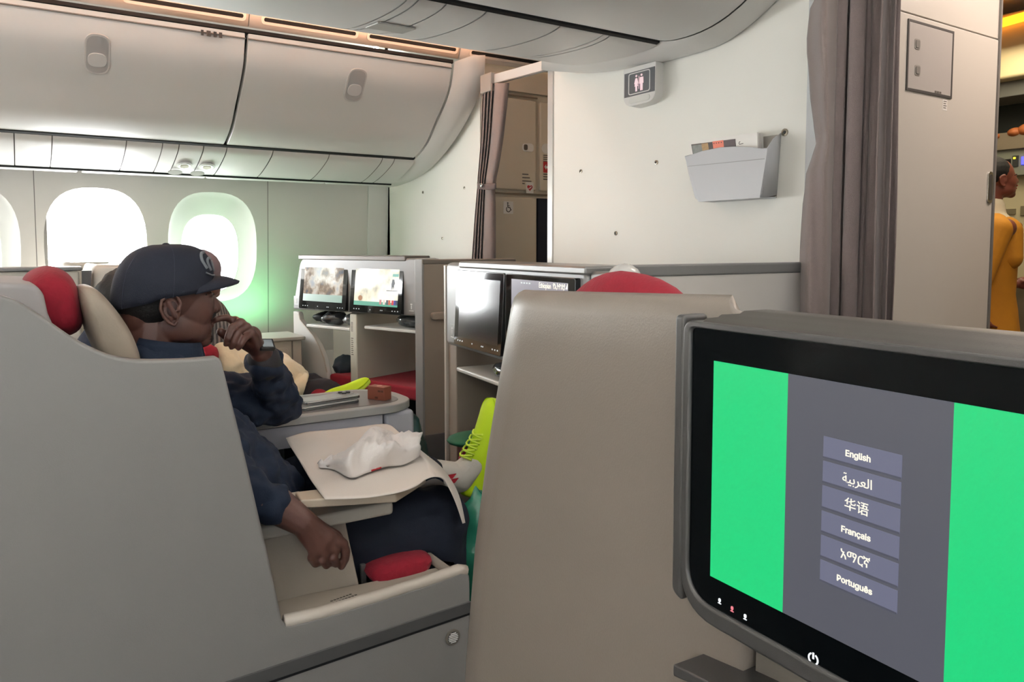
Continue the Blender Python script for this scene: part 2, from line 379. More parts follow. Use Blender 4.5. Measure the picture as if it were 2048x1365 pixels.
def latch(parent, x, prof, f, inboard):
    (y, z), t = pt_on(prof, f); n = t.cross(V((1, 0, 0))).normalized()
    if n.dot(inboard) < 0: n = -n
    c = V((x, y, z)); ex = V((1, 0, 0)); up = -t if t.z < 0 else t
    def plate(hw, hh, d0, d1, m, nm, dz=0, p=parent):
        pts = rpoly([(-hw, -hh + dz), (hw, -hh + dz), (hw, hh + dz), (-hw, hh + dz)], hw * .98, 7)
        return MB().prism([c + ex * a + up * b + n * d0 for a, b in pts], n * (d1 - d0)).build(nm, m, p, bevel=.0015)
    h = plate(.046, .088, -.004, .004, mat('latch_rim', (200, 197, 193), .4), 'latch_rim')
    plate(.040, .081, .001, .0046, mat('latch_recess', (172, 170, 168), .45), 'latch_cup', 0, h)
    plate(.034, .030, .0042, .010, mat('latch_paddle', (205, 203, 200), .3), 'latch_paddle', -.022, h)
def bin_(name, x0, x1, xl, label):
    b = thing(name, (0, 3.9, 1.69), label, 'overhead bin', 'overhead bins along the window side')
    prof = [(y, z) for y, z in dp]
    back = [(dp[-1][0] + .5, 1.80), (4.3, 2.12), (3.6, 2.14)]
    d = MB(); g = .006; closed_ext(d, prof + [(3.93, 1.72), (3.60, 2.11)], x0 + g, x1 - g); door = d.build('door', M_BIN, b, bevel=.012, seg=3)
    closed_ext(MB(), [(3.48, 2.10), (3.70, 1.84), (3.93, 1.71), (4.5, 1.71), (4.5, 2.13), (3.5, 2.13)], x0, x1).build('bin_body', M_GAP, b)
    closed_ext(MB(), [(3.459, 2.124), (3.459, 2.139), (3.50, 2.142), (3.50, 2.117)], x0, x1).build('top_gap', M_GAP, b)
    closed_ext(MB(), [(3.904, 1.690), (3.925, 1.684), (3.93, 1.70), (3.90, 1.71)], x0, x1).build('bottom_gap', M_GAP, b)
    # top lip bead of the door
    MB().tube([V((x0 + g, 3.461, 2.098)), V((x1 - g, 3.461, 2.098))], .0035, 6).build('door_bead', M_SEAM, door)
    latch(door, xl, dp, .26, V((0, -1, -.3)))
    return b
x_of = lambda u, v, y: U(u, v, Y=y).x
b1 = bin_('overhead_bin', -.9, .885, x_of(196, 102, 3.49), 'long white overhead bin at the left edge above the arched windows')
b2 = bin_('overhead_bin', .885, 1.895, x_of(711, 166, 3.52), 'shorter white overhead bin next to the left bulkhead and curtain')
# printed seat row marking on the first bin
RF = Frame((0, 3.455), (1, 3.455))
for k, (dx, wd) in enumerate(((0, .010), (.022, .016), (.050, .012), (.072, .012))):
    s, z = RF.px(402 + k * 0, 72); RF.box(MB(), s + dx, s + dx + wd, -.006, -.002, 2.083, 2.105).build('row_marking', mat('dark_print', (60, 58, 56), .7), b1)
# end trim between last bin and bulkhead
ET = [(3.36, 2.15), (3.365, 2.09), (3.40, 2.0), (3.475, 1.91), (3.58, 1.83), (3.70, 1.755), (3.85, 1.682), (4.0, 1.63), (4.2, 1.588), (4.42, 1.568)]
ep = [(p.x, p.y) for p in smooth_path([(y, z, 0) for y, z in ET], 3)]
e2 = [(y + .012, z + .012) for y, z in ep]
mb = MB(); inn = [(3.455, 2.13)] + dp + [(3.95, 1.676), (4.24, 1.575), (4.42, 1.585)]
mb.loft([[V((1.90, *pt_on(inn, k / 30)[0])) for k in range(31)], [V((1.955, *pt_on(ep, k / 30)[0])) for k in range(31)], [V((2.03, *pt_on(e2, k / 30)[0])) for k in range(31)]], cap=False, closed=False)
tag(mb.build('bin_end_fairing', M_BIN, smooth='all'), 'curved white fairing closing the bins against the left bulkhead', 'fairing')

# ---- left passenger service panels under the bins
PS = [(3.925, 1.690), (3.935, 1.675), (3.965, 1.655), (4.05, 1.622), (4.15, 1.592), (4.24, 1.574)]
pp = [(p.x, p.y) for p in smooth_path([(y, z, 0) for y, z in PS], 3)]
cuts = [x_of(u, v, 3.95) for u, v in ((28, 272), (104, 277), (252, 290), (324, 295), (357, 298), (406, 300), (452, 304), (544, 311), (656, 317), (762, 324), (786, 325))]
cuts = [-.55] + cuts + [1.905]
psu = thing('service_panel', (.6, 4.1, 1.57), 'row of white service panels under the window-side bins', 'service panel')
for a, b in zip(cuts[:-1], cuts[1:]):
    ext(MB(), pp, a + .0022, b - .0022).build('panel', M_BIN, psu, smooth='all')
ext(MB(), [(y + .004, z + .006) for y, z in pp], -.6, 1.905).build('backing', M_SEAM, psu)
for a, b in ((-.6, .28), (.30, .86), (.875, 1.5), (1.52, 1.905)):
    closed_ext(MB(), [(4.235, 1.578), (4.243, 1.566), (4.262, 1.560), (4.30, 1.562), (4.40, 1.60), (4.40, 1.62)], a, b).build('lip_rail', M_BIN, psu, bevel=.004)
closed_ext(MB(), [(4.233, 1.5785), (4.236, 1.569), (4.24, 1.566), (4.25, 1.58)], -.6, 1.9).build('lip_gap', M_GAP, psu)
for u, v in ((368, 316), (413, 321)):
    p = U(u, v, Y=4.09); n = V((0, -.33, -.94)).normalized(); ex = V((1, 0, 0)); ey = n.cross(ex)
    p = V((p.x, 4.085, 1.603)) 
    def disc(r, d, m, nm, par, rr=None, e=1.0, off=V((0, 0, 0))):
        return MB().loft([[p + off + ex * q * math.cos(a) + ey * q * e * math.sin(a) + n * dd for a in [2 * math.pi * k / 20 for k in range(20)]] for q, dd in ((r, 0), (r, d), ((rr or r * .8), d))]).build(nm, m, par, smooth=True)
    lamp = disc(.040, .004, M_BIN, 'reading_lamp', psu); disc(.030, .006, M_CHROME, 'lamp_ring', lamp, .022); disc(.020, .0075, mat('lamp_lens', (120, 112, 92), .2, metal=.5), 'lamp_lens', lamp)
    disc(.034, .003, mat('speaker_grille', (150, 148, 140), .6), 'speaker_grille', psu, e=.8, off=ey * -.085 + V((-.03, 0, 0)) if ey.y < 0 else ey * .085 + V((-.03, 0, 0)))

# ---- centre overhead bin, seen from the right aisle
CDOOR = [(1.995, 1.912), (1.93, 1.897), (1.83, 1.894), (1.74, 1.905), (1.66, 1.93), (1.59, 1.966), (1.51, 2.03), (1.45, 2.12), (1.42, 2.22), (1.41, 2.36)]
cp = [(p.x, p.y) for p in smooth_path([(y, z, 0) for y, z in CDOOR], 3)]
cb = thing('overhead_bin', (.5, 2.0, 1.9), 'pale grey centre overhead bin above the right aisle', 'overhead bin')
closed_ext(MB(), cp + [(1.9, 2.36), (2.0, 1.95)], .3, 1.90).build('door', M_BIN, cb, bevel=.008)
closed_ext(MB(), cp + [(1.9, 2.36), (2.0, 1.95)], -1.3, .288).build('door', M_BIN, cb, bevel=.008)
closed_ext(MB(), [(1.47, 2.16), (1.7, 1.93), (2.02, 1.925), (2.05, 2.6), (1.47, 2.6)], -1.3, 1.9).build('bin_body', M_GAP, cb)
closed_ext(MB(), [(1.992, 1.904), (2.006, 1.900), (2.012, 1.92), (1.99, 1.92)], -1.3, 1.9).build('panel_gap', M_GAP, cb)
CT = [(2.77, 1.965), (2.60, 1.925), (2.45, 1.902), (2.30, 1.889), (2.15, 1.878), (2.05, 1.874), (1.885, 1.876), (1.80, 1.890), (1.70, 1.926), (1.60, 1.982), (1.50, 2.06), (1.42, 2.18), (1.39, 2.38)]
ct = [(p.x, p.y) for p in smooth_path([(y, z, 0) for y, z in CT], 3)]
cin = [(2.70, 1.99), (2.45, 1.915), (2.10, 1.899), (2.0, 1.905)] + cp
mb = MB(); mb.loft([[V((1.902, *pt_on(cin, k / 40)[0])) for k in range(41)], [V((1.95, *pt_on(ct, k / 40)[0])) for k in range(41)], [V((XB - .006, *pt_on([(y, z + .006) for y, z in ct], k / 40)[0])) for k in range(41)]], cap=False, closed=False)
tag(mb.build('bin_end_fairing', M_BIN, smooth='all'), 'curved white fairing joining the centre bin to the cream bulkhead', 'fairing')
CPS = [(2.004, 1.912), (2.010, 1.902), (2.03, 1.896), (2.07, 1.892), (2.15, 1.891), (2.30, 1.900), (2.45, 1.918), (2.58, 1.948), (2.68, 1.988)]
cps = [(p.x, p.y) for p in smooth_path([(y, z, 0) for y, z in CPS], 3)]
cps_t = thing('service_panel', (.8, 2.3, 1.89), 'row of pale service panels under the centre bin with curved seams', 'service panel')
cc = [-1.3, -.3] + [x_of(u, v, 2.03) for u, v in ((812, -36), (832, -30), (886, -12), (966, 14), (1113, 47), (1199, 67), (1212, 70))] + [1.905]
for a, b in zip(cc[:-1], cc[1:]):
    ext(MB(), cps, a + .0025, b - .0025).build('panel', M_BIN, cps_t, smooth='all')
ext(MB(), [(y, z + .007) for y, z in cps], -1.3, 1.905).build('backing', mat('bright_seam', (240, 240, 236), .4), cps_t)
MB().tube([V((-1.3, 2.69, 2.000)), V((1.92, 2.69, 2.000))], .013, 10).build('edge_rail', M_BIN, cps_t, smooth='all')
# slim reading light bar and seat sign recess on the centre panels
xa, xb = x_of(745, 34, 2.3), x_of(800, 14, 2.25)
closed_ext(MB(), [(2.26, 1.890), (2.36, 1.899), (2.36, 1.903), (2.26, 1.896)], xa, xa + .13).build('sign_lens', mat('sign_lens_grey', (176, 174, 168), .35), cps_t, bevel=.002)
MB().tube([U(1101, 116, Y=2.72), U(1106, 128, Y=2.72), U(1112, 126, Y=2.70), U(1129, 110, Y=2.66)], .0015, 5).build('wire_hook', M_CHROME, cps_t)
# lining between centre bin halves and up to the ceiling
struct(MB().box((-1.3, 2.05, 2.0), (XB, 2.69, 2.62)).build('trim_2', M_BIN))
# ================================================================== FORWARD OF THE BULKHEADS
M_MON = mat('monument_laminate', (204, 200, 192), .34, bump=.1, bscale=500)
M_CAB = mat('cabinet_laminate', (214, 204, 186), .5, bump=.08)
# ---- right aisle: side wall of the centre monument with its wide door
wm = struct(MB().box((XB + .03, 1.425, 0), (3.04, 2.85, 2.62)).build('wall_monument', M_MON))
DF = Frame((XB + .06, 1.42), (3.06, 1.42))
pd = lambda u, v: DF.px(u, v)
s1, z1 = pd(1988, 82); s0 = .02
zt = z1
dr = struct(DF.box(MB(), s0, s1, -.016, .0, .02, zt).build('door_1', M_MON, bevel=.004))
DF.box(MB(), s1 + .002, s1 + .012, -.02, .004, 0, 2.6).build('edge_strip', M_SEAM, dr)
DF.box(MB(), s0, s1 + .012, -.012, .0, zt + .006, 2.6).build('header', M_MON, dr)
a, b = pd(1808, 45), pd(1890, 195)
ap = DF.box(MB(), a[0], b[0], -.019, -.015, b[1], a[1]).build('access_panel', mat('access_panel_grey', (178, 174, 170), .4), dr, bevel=.002)
frame_ring(MB(), DF, rect(a[0] - .007, b[0] + .007, b[1] - .007, a[1] + .007), rect(a[0], b[0], b[1], a[1]), -.0195, -.015).build('panel_joint', mat('joint_dark', (70, 68, 66), .6), ap)
for u, v in ((1823, 91), (1823, 143)):
    s, z = pd(u, v)
    DF.prism(MB(), rect(s - .016, s + .016, z - .017, z + .017, .008), -.0205, -.018).build('quarter_latch', mat('latch_grey', (150, 146, 140), .35), ap, bevel=.001)
    DF.prism(MB(), rect(s - .011, s + .011, z - .0115, z + .0115, .005), -.0225, -.02).build('latch_slot', M_SEAM, ap)
for k in range(3):
    s, z = pd(1862, 186); DF.box(MB(), s + k * .014 - .012, s + k * .014 - .001, -.0196, -.0189, z - .003, z + .003).build('panel_lettering', M_PRINT, ap)
s, z = pd(1880, 212); st = DF.box(MB(), s - .014, s + .014, -.0166, -.0159, z - .018, z + .018).build('sticker', M_WHITE, dr)
for k in range(4): DF.box(MB(), s - .010, s + .009 - .003 * (k % 2), -.017, -.0165, z + .011 - k * .0072, z + .0135 - k * .0072).build('sticker_lettering', M_PRINT, st)
s, z = pd(1969, 376); h2 = (pd(1969, 344)[1] - pd(1969, 408)[1]) / 2
hd = DF.prism(MB(), rect(s - .017, s + .017, z - h2, z + h2, .016, 6), -.021, -.014).build('door_handle', M_CHROME, dr, bevel=.002)
DF.prism(MB(), rect(s - .009, s + .009, z - h2 + .011, z + h2 - .011, .008, 6), -.0222, -.0205).build('handle_recess', mat('handle_recess', (70, 68, 64), .4), hd)

# ---- right aisle curtain, gathered against the centre post
M_CURT = mat('mauve_grey_curtain', (124, 111, 108), .95, bump=.5, bscale=400, var=.08, vscale=90, sheen=.2)
ct_ = thing('curtain', (2.1, 1.40, 0), 'tall gathered mauve-grey curtain beside the cream centre bulkhead', 'curtain')
def gather(P0, P1, nf, amp, z0, z1, wob, nz=40, nu=150, seed=0, edge=0):
    P0, P1 = V((P0[0], P0[1], 0)), V((P1[0], P1[1], 0)); e = P1 - P0; nrm = V((-e.y, e.x, 0)).normalized()
    if nrm.dot(P0) > 0: nrm = -nrm       # folds stand out towards the cabin
    def fn(a, b):
        z = z0 + (z1 - z0) * b
        ph = a * nf * 2 * math.pi + .5 * math.sin(a * 9 + seed) + .35 * math.sin(b * 7 + a * 5 + seed)
        am = amp * (.62 + .38 * math.sin(a * 17 + seed * 2))
        base = P0 + e * (a + wob(a, b))
        w = math.sin(ph)
        return base + nrm * (am * (w + .55)) + e.normalized() * (am * .55 * math.sin(2 * ph)) + V((0, 0, z))
    return MB().grid(fn, nu, nz)
wob = lambda a, b: .015 * math.sin(b * 9 + a * 4)
gather((2.065, 1.425), (2.17, 1.32), 7.2, .044, .05, 2.6, wob, seed=1.2).build('folds', M_CURT, ct_, smooth='all', solid=.003)
# leading billow: the loose inner edge that swells out over the post
def billow(a, b):
    z = .05 + 2.55 * b; zz = z - 1.2
    # left edge of the cloth in pixels at height z, read down the photograph
    prof = [(-.2, 1600), (.0, 1601), (.09, 1603), (.2, 1609), (.30, 1628), (.37, 1619), (.45, 1612), (.58, 1604), (.66, 1607), (.75, 1628), (.80, 1640), (1.6, 1660)]
    ul = prof[0][1]
    for (h0, u0), (h1, u1) in zip(prof[:-1], prof[1:]):
        if h0 <= zz <= h1: ul = u0 + (u1 - u0) * (.5 - .5 * math.cos(math.pi * (zz - h0) / (h1 - h0)))
    if zz > 1.6: ul = 1660
    u = ul + (1662 - ul) * a
    rr = ray(u, 495); t = 2.2 - .10 * math.sin(a * math.pi) - .02 * math.sin(a * 9 + zz * 5) + .03 * (1 - a)
    return V((rr.x * t, rr.y * t, z))
MB().grid(billow, 24, 60).build('leading_edge', M_CURT, ct_, smooth='all', solid=.003)
def flat_edge(a, b): 
    rr = ray(1750 + 26 * a + 3 * math.sin(b * 8) * (1 - a), 495); t = 2.16 + .05 * math.sin(a * 3.0); return V((rr.x * t, rr.y * t, .05 + 2.55 * b))
MB().grid(flat_edge, 10, 30).build('trailing_edge', M_CURT, ct_, smooth='all', solid=.003)
MB().box((2.055, 1.20, 2.56), (2.20, 1.46, 2.60)).build('rail', M_CHROME, ct_, bevel=.004)

# ---- left aisle: tied curtain, its rail and the cabinet wall behind
cl = thing('curtain', (2.0, 3.3, 0), 'mauve-grey curtain tied back with a strap beside the left aisle', 'curtain')
CX = 2.0
def edges(z):
    tab = [(166, 966, 1018), (200, 965, 1015), (280, 962, 1006), (330, 958, 998), (352, 956, 993), (372, 955, 990), (385, 954, 990), (430, 950, 991), (520, 944, 991), (1000, 920, 995)]
    return tab
def curt(a, b, side=0):
    v = 166 + (1000 - 166) * b - 1e-6 * b; tab = edges(0); l, r = 920, 995
    for (v0, l0, r0), (v1, l1, r1) in zip(tab[:-1], tab[1:]):
        if v0 <= v <= v1: k = (v - v0) / (v1 - v0); l, r = l0 + (l1 - l0) * k, r0 + (r1 - r0) * k
    f = .42
    # left part in narrow pleats, right part one broad face
    aa = a * .45 / .5 if a < .5 else .45 + (a - .5) * 1.1
    u = l + (r - l) * aa
    d = (.018 * math.sin(a * 44) if a < .5 else -.035 * math.sin((a - .5) * 2 * math.pi) ** .6 if a < 1 else 0)
    p = U(u, v, X=CX + d); return p
MB().grid(curt, 80, 40).build('cloth', M_CURT, cl, smooth='all', solid=.003)
def strap(a, b):
    u = 955 + 37 * a; v = 366 + 12 * b + 2 * math.sin(a * 3); return U(u, v, X=CX - .045 - .012 * math.sin(a * math.pi))
MB().grid(strap, 10, 3).build('tie_strap', mat('curtain_strap', (104, 92, 90), .9, bump=.3), cl, smooth='all', solid=.004)
p = U(963, 371, X=CX - .068); MB().ell(p, (.006, .011, .011)).build('tie_stud', M_CHROME, cl, smooth='all')
rl = thing('curtain_rail', (2.0, 3.1, 2.0), 'pale curtain rail spanning the left aisle below the ceiling', 'rail')
pa, pb = U(986, 158, X=2.0), U(1096, 128, X=2.02); 
MB().hexa([pa + V((0, 0, -.022)), pb + V((0, 0, -.022)), pb + V((.03, 0, -.022)), pa + V((.03, 0, -.022)), pa + V((0, 0, .022)), pb + V((0, 0, .022)), pb + V((.03, 0, .022)), pa + V((.03, 0, .022))]).build('track', M_BIN, rl, bevel=.003)
MB().box((pa.x - .02, pa.y - .01, pa.z - .06), (XB, pa.y + .09, pa.z + .03)).build('bracket', mat('rail_bracket', (160, 156, 150), .5), rl, bevel=.004)
MB().tube([pa + V((-.004, 0, -.026)), pb + V((-.004, 0, -.026))], .003, 6).build('track_groove', M_SEAM, rl)

cab = thing('storage_cabinet', (2.6, 3.5, 0), 'beige cabinet wall with latched doors past the tied curtain', 'cabinet')
KF = Frame((XB + .03, 3.5), (3.4, 3.5)); kp = KF.px
KF.box(MB(), 0, 1.6, .01, .6, 0, 2.62).build('body', M_CAB, cab)
def kdoor(u0, v0, u1, v1, nm, par):
    (sa, za), (sb, zb) = kp(u0, v0), kp(u1, v1)
    d = KF.box(MB(), sa, sb, -.012, .01, zb, za).build(nm, M_CAB, par, bevel=.006)
    return d, sa, sb, za, zb
s75, _ = kp(1074, 300); s90 = s75 + .42; s10 = .02
ztp = kp(1040, 199)[1]; zmid = kp(1040, 388)[1]
fr = KF.box(MB(), s10, s75 - .012, -.012, .01, zmid + .02, ztp).build('upper_door', M_CAB, cab, bevel=.008)
f2 = KF.box(MB(), s75 + .012, s90, -.012, .01, zmid + .02, ztp).build('upper_door', M_CAB, cab, bevel=.008)
f3 = KF.box(MB(), s10, s75 - .008, -.012, .01, .02, zmid - .02).build('lower_door', M_CAB, cab, bevel=.008)
KF.box(MB(), s75 + .004, s90, -.006, .012, .02, zmid - .02).build('dark_opening', mat('navy_recess', (12, 24, 44), .8, var=.3, vscale=20), cab)
for a_, b_, za_, zb_ in ((s10, s75, ztp + .012, ztp + .02), (s10, s90, zmid - .006, zmid + .004)): KF.box(MB(), a_, b_, -.006, .0, za_, zb_).build('joint', mat('cabinet_joint', (120, 108, 92), .7), cab)
KF.box(MB(), 0, 1.3, -.016, .0, ztp + .035, ztp + .16).build('header', M_CAB, cab, bevel=.004)
s, z = kp(1053, 296); lt = KF.prism(MB(), rect(s - .036, s + .036, z - .022, z + .022, .02, 6), -.019, -.011).build('door_latch', M_WHITE, fr, bevel=.002)
KF.prism(MB(), rect(s - .031, s - .006, z - .015, z + .015, .010, 5), -.0205, -.018).build('latch_hole_shade', mat('latch_shadow', (90, 84, 76), .6), fr)  # dark plate; shade inside the latch hole is put into its colour
s, z = kp(1057, 376); hs = KF.box(MB(), s - .024, s + .024, -.0135, -.0115, z - .03, z + .03).build('heart_sticker', M_WHITE, fr)
heart = [(.016 * math.sin(t) ** 3 * 1.1, .0145 * (13 * math.cos(t) - 5 * math.cos(2 * t) - 2 * math.cos(3 * t) - math.cos(4 * t)) / 13) for t in [2 * math.pi * k / 28 for k in range(28)]]
KF.prism(MB(), [(s + a, z + b) for a, b in heart], -.0145, -.0132).build('heart_emblem', mat('emblem_red', (176, 30, 44), .6), fr)
KF.prism(MB(), [(s - .014, z - .004), (s - .004, z - .001), (s + .013, z + .010), (s + .006, z - .001), (s - .004, z - .0065)], -.0150, -.0142).build('heart_flash', M_WHITE, fr)
for k, (dz, L) in enumerate(((0, .040), (-.018, .05), (-.036, .06), (-.05, .016))):
    s, z = kp(1042, 350); KF.box(MB(), s, s + L, -.0128, -.0115, z + dz, z + dz + .006).build('door_lettering', M_PRINT, fr)
s, z = kp(1014, 416); ws = KF.box(MB(), s - .031, s + .031, -.0135, -.0115, z - .032, z + .034).build('wheelchair_sticker', M_WHITE, f3)
def stroke(F, pts, w, d0, d1, mb): 
    for (a0, b0), (a1, b1) in zip(pts[:-1], pts[1:]):
        L = math.hypot(a1 - a0, b1 - b0); nx, nz = -(b1 - b0) / L * w / 2, (a1 - a0) / L * w / 2
        F.prism(mb, [(a0 + nx, b0 + nz), (a1 + nx, b1 + nz), (a1 - nx, b1 - nz), (a0 - nx, b0 - nz)], d0, d1)
    return mb
mb = MB(); arc = [(s + .013 * math.cos(t), z - .008 + .014 * math.sin(t)) for t in [math.pi * (.75 + 1.15 * k / 12) for k in range(13)]]
stroke(KF, arc, .004, -.0145, -.0132, mb); stroke(KF, [(s - .004, z + .020), (s - .003, z + .002), (s + .010, z + .001), (s + .015, z - .012), (s + .020, z - .011)], .0045, -.0145, -.0132, mb); stroke(KF, [(s - .004, z + .011), (s + .009, z + .010)], .003, -.0145, -.0132, mb)
KF.prism(mb, [(s - .004 + .0042 * math.cos(t), z + .025 + .0042 * math.sin(t)) for t in [2 * math.pi * k / 10 for k in range(10)]], -.0145, -.0132)
mb.build('wheelchair_symbol', mat('symbol_dark', (50, 48, 46), .6), f3)
s, z = kp(1087, 335); KF.prism(MB(), rect(s - .01, s + .03, z - .03, z + .03, .004), -.0135, -.0115).build('red_notice', mat('notice_red', (190, 40, 44), .6), f2)
KF.prism(MB(), [(s - .004, z + .002), (s + .008, z + .016), (s + .008, z + .006), (s + .02, z + .006), (s + .02, z - .006), (s + .008, z - .006), (s + .008, z - .014)], -.0145, -.0132).build('notice_arrow', M_WHITE, f2)
s, z = kp(1089, 298); KF.prism(MB(), [(s + .028 * math.cos(t), z + .028 * math.sin(t)) for t in [2 * math.pi * k / 16 for k in range(16)]], -.017, -.011).build('round_latch', M_WHITE, f2, bevel=.002)
for k in range(4): s, z = kp(1084, 312 + k * 4); KF.box(MB(), s, s + .04, -.0128, -.0115, z, z + .005).build('door_lettering', M_PRINT, f2)
for k in range(3): s, z = kp(1084, 350 + k * 5); KF.box(MB(), s, s + .04, -.0128, -.0115, z, z + .006).build('door_lettering', M_PRINT, f2)
struct(MB().box((XB + .03, 3.5, 2.20), (3.4, 3.62, 2.28)).build('trim_3', mat('grey_rail_trim', (150, 142, 134), .5), bevel=.01))

# ---- galley past the right aisle
struct(MB().box((5.35, -.8, 0), (5.4, 5.0, 2.62)).build('wall_galley', mat('galley_wall', (196, 186, 150), .5)))
struct(MB().box((XB, 4.6, 0), (5.4, 4.65, 2.62)).build('wall_forward_port', M_CAB))
struct(MB().box((XB, -.85, 0), (5.4, -.8, 2.62)).build('wall_forward_starboard', M_MON))
ga = thing('galley_unit', (5.0, 2.3, 0), 'galley wall with dark overhead stowage and switch panel behind the attendant', 'galley')
GF = Frame((4.95, 3.2), (4.95, 1.2)); gp = GF.px
def gbox(u0, v0, u1, v1, d0, d1, nm, m, par=ga, bevel=0, sx0=None, sx1=None):
    (sa, za), (sb, zb) = gp(u0, v0), gp(u1, v1); return GF.box(MB(), sa, sb, d0, d1, zb, za).build(nm, m, par, bevel=bevel)
M_GAL = mat('galley_laminate', (190, 182, 148), .45)
gbox(1900, 66, 2120, 150, -.15, .35, 'ceiling_valance', mat('galley_valance', (222, 206, 160), .5), bevel=.02)
gbox(1900, 150, 2120, 182, -.06, .35, 'upper_frame', mat('galley_frame', (120, 122, 116), .4, metal=.3), bevel=.005)
gbox(1900, 182, 2120, 282, .22, .35, 'stowage_back', mat('stowage_dark', (34, 42, 38), .6))
gbox(1900, 279, 2120, 290, -.02, .35, 'shelf', mat('galley_shelf', (150, 140, 120), .35, metal=.5), bevel=.004)
gbox(1900, 300, 2120, 345, -.0, .35, 'control_panel', mat('galley_panel', (128, 132, 118), .45), bevel=.004)
gbox(1900, 345, 2120, 560, .06, .35, 'backsplash', M_GAL)
gbox(1900, 560, 2120, 900, -.25, .35, 'counter', mat('galley_counter', (120, 112, 92), .4), bevel=.006)
for k in range(6): gbox(2001, 320 + k * 3, 2022, 321.6 + k * 3, -.004, .002, 'speaker_slat', M_BLACK)
gbox(2026, 312, 2037, 333, -.006, .002, 'switch_block', mat('switch_dark', (50, 54, 52), .4)); gbox(2044, 314, 2060, 328, -.006, .002, 'blue_display', emis('blue_display', (60, 60, 255), 3))
gbox(2028, 315, 2032, 318, -.009, -.004, 'indicator', emis('yellow_led', (255, 220, 40), 3))
gbox(2033, 412, 2050, 430, .05, .062, 'outlet_plate', mat('outlet_grey', (120, 112, 88), .5)); gbox(2003, 418, 2022, 428, .05, .062, 'outlet_plate', mat('outlet_grey', (120, 112, 88), .5))
p0, p1 = gp(1900, 84), gp(2120, 26)
GF.prism(MB(), [(gp(1900, 100)[0], gp(1990, 80)[1]), (gp(2120, 40)[0], gp(2048, 62)[1] + .02), (gp(2120, 40)[0], gp(2048, 50)[1] + .03), (gp(1900, 100)[0], gp(1990, 66)[1])], -.19, -.16).build('amber_light_strip', emis('amber_led', (255, 150, 30), 2.2), ga)
M_BREAD = mat('bread_crust', (170, 96, 48), .6, var=.3, vscale=30, bump=.4, bscale=60)
for k, (u, v, rx, rz) in enumerate(((1991, 276, .012, .018), (2022, 268, .045, .03), (2044, 270, .05, .038), (2066, 268, .05, .03))):
    p = U(u, v, X=4.9); mb = MB().ell((p.x + .06, p.y, gp(2000, 279)[1] + rz), (.05, rx, rz)); 
    tag(mb.build('bread_roll', M_BREAD, smooth='all'), ['small brown bread roll by the galley door edge', 'round brown bread roll second from the door edge', 'large brown bread loaf on the galley shelf at the picture edge', 'hidden end loaf on the galley shelf outside the frame'][k], 'bread') if k < 3 else None

# ---- lavatory sign on the centre bulkhead
SP = (1245, 140)
sgn_ = thing('lavatory_sign', tuple(U(1287, 205, X=2.02)), 'white lavatory sign with woman and man pictograms on the cream bulkhead', 'sign')
# the sign hangs under the bin end, turned towards the aisle and tilted slightly
A_, B_ = U(1247, 140, D=2.93), U(1312, 122, D=2.82)
SF = Frame((A_.x, A_.y), (B_.x, B_.y)); SF.A = A_ - V((0, 0, A_.z)); 
zt_, wS = A_.z, SF.L
shear = (B_.z - A_.z) / wS
class ShF(Frame):
    def __call__(s, a, d, z): return Frame.__call__(s, a, d, z + shear * a)
SF.__class__ = ShF
hS = .143
body = rpoly([(0, zt_), (0, zt_ - hS), (wS, zt_ - hS), (wS, zt_)], [.002, .045, .045, .002], 7)
SF.prism(MB(), body, 0, .075).build('housing', M_WHITE, sgn_, bevel=.006, seg=3)
SF.box(MB(), .006, wS - .004, -.0015, .004, zt_ - .107, zt_ - .018).build('sign_face', mat('sign_face_grey', (92, 94, 98), .3), sgn_)
fr_o, fr_i = rect(.026, wS - .024, zt_ - .102, zt_ - .022, .010), rect(.0295, wS - .0275, zt_ - .0985, zt_ - .0255, .008)
frame_ring(MB(), SF, fr_o, fr_i, -.0028, -.001).build('sign_border', M_WHITE, sgn_)
mpk = mat('pictogram_pink', (246, 214, 220), .5, emit=(246, 214, 220), estr=.25); cx = wS / 2; zc = zt_ - .062
for dx, female in ((-.012, True), (.012, False)):
    mb = MB(); X0 = cx + dx
    SF.prism(mb, [(X0 + 0.00420 * math.cos(t), zc + 0.02565 + .0042 * math.sin(t)) for t in [2 * math.pi * k / 12 for k in range(12)]], -.003, -.001)
    if female: SF.prism(mb, [(X0 - 0.00400, zc + 0.01755), (X0 + 0.00400, zc + 0.01755), (X0 + 0.00950, zc - 0.00270), (X0 + 0.00600, zc - 0.00405), (X0 + 0.00800, zc - 0.01215), (X0 + 0.00400, zc - 0.01215), (X0 + 0.00400, zc - 0.03105), (X0 - 0.00400, zc - 0.03105), (X0 - 0.00400, zc - 0.01215), (X0 - 0.00800, zc - 0.01215), (X0 - 0.00600, zc - 0.00405), (X0 - 0.00950, zc - 0.00270)], -.003, -.001)
    else: SF.prism(mb, [(X0 - 0.00800, zc + 0.01755), (X0 + 0.00800, zc + 0.01755), (X0 + 0.00900, zc - 0.00540), (X0 + 0.00550, zc - 0.00540), (X0 + 0.00550, zc - 0.03105), (X0 + 0.00100, zc - 0.03105), (X0, zc - 0.00675), (X0 - 0.00100, zc - 0.03105), (X0 - 0.00550, zc - 0.03105), (X0 - 0.00550, zc - 0.00540), (X0 - 0.00900, zc - 0.00540)], -.003, -.001)
    mb.build('pictogram', mpk, sgn_)
SF.box(MB(), cx - .0008, cx + .0008, -.003, -.001, zc - .024, zc + .024).build('divider_line', mpk, sgn_)
SF.prism(MB(), rect(.028, wS - .026, zt_ - .134, zt_ - .113, .010, 6), -.0022, .002).build('call_button', mat('button_white', (224, 224, 218), .35), sgn_, bevel=.0012)

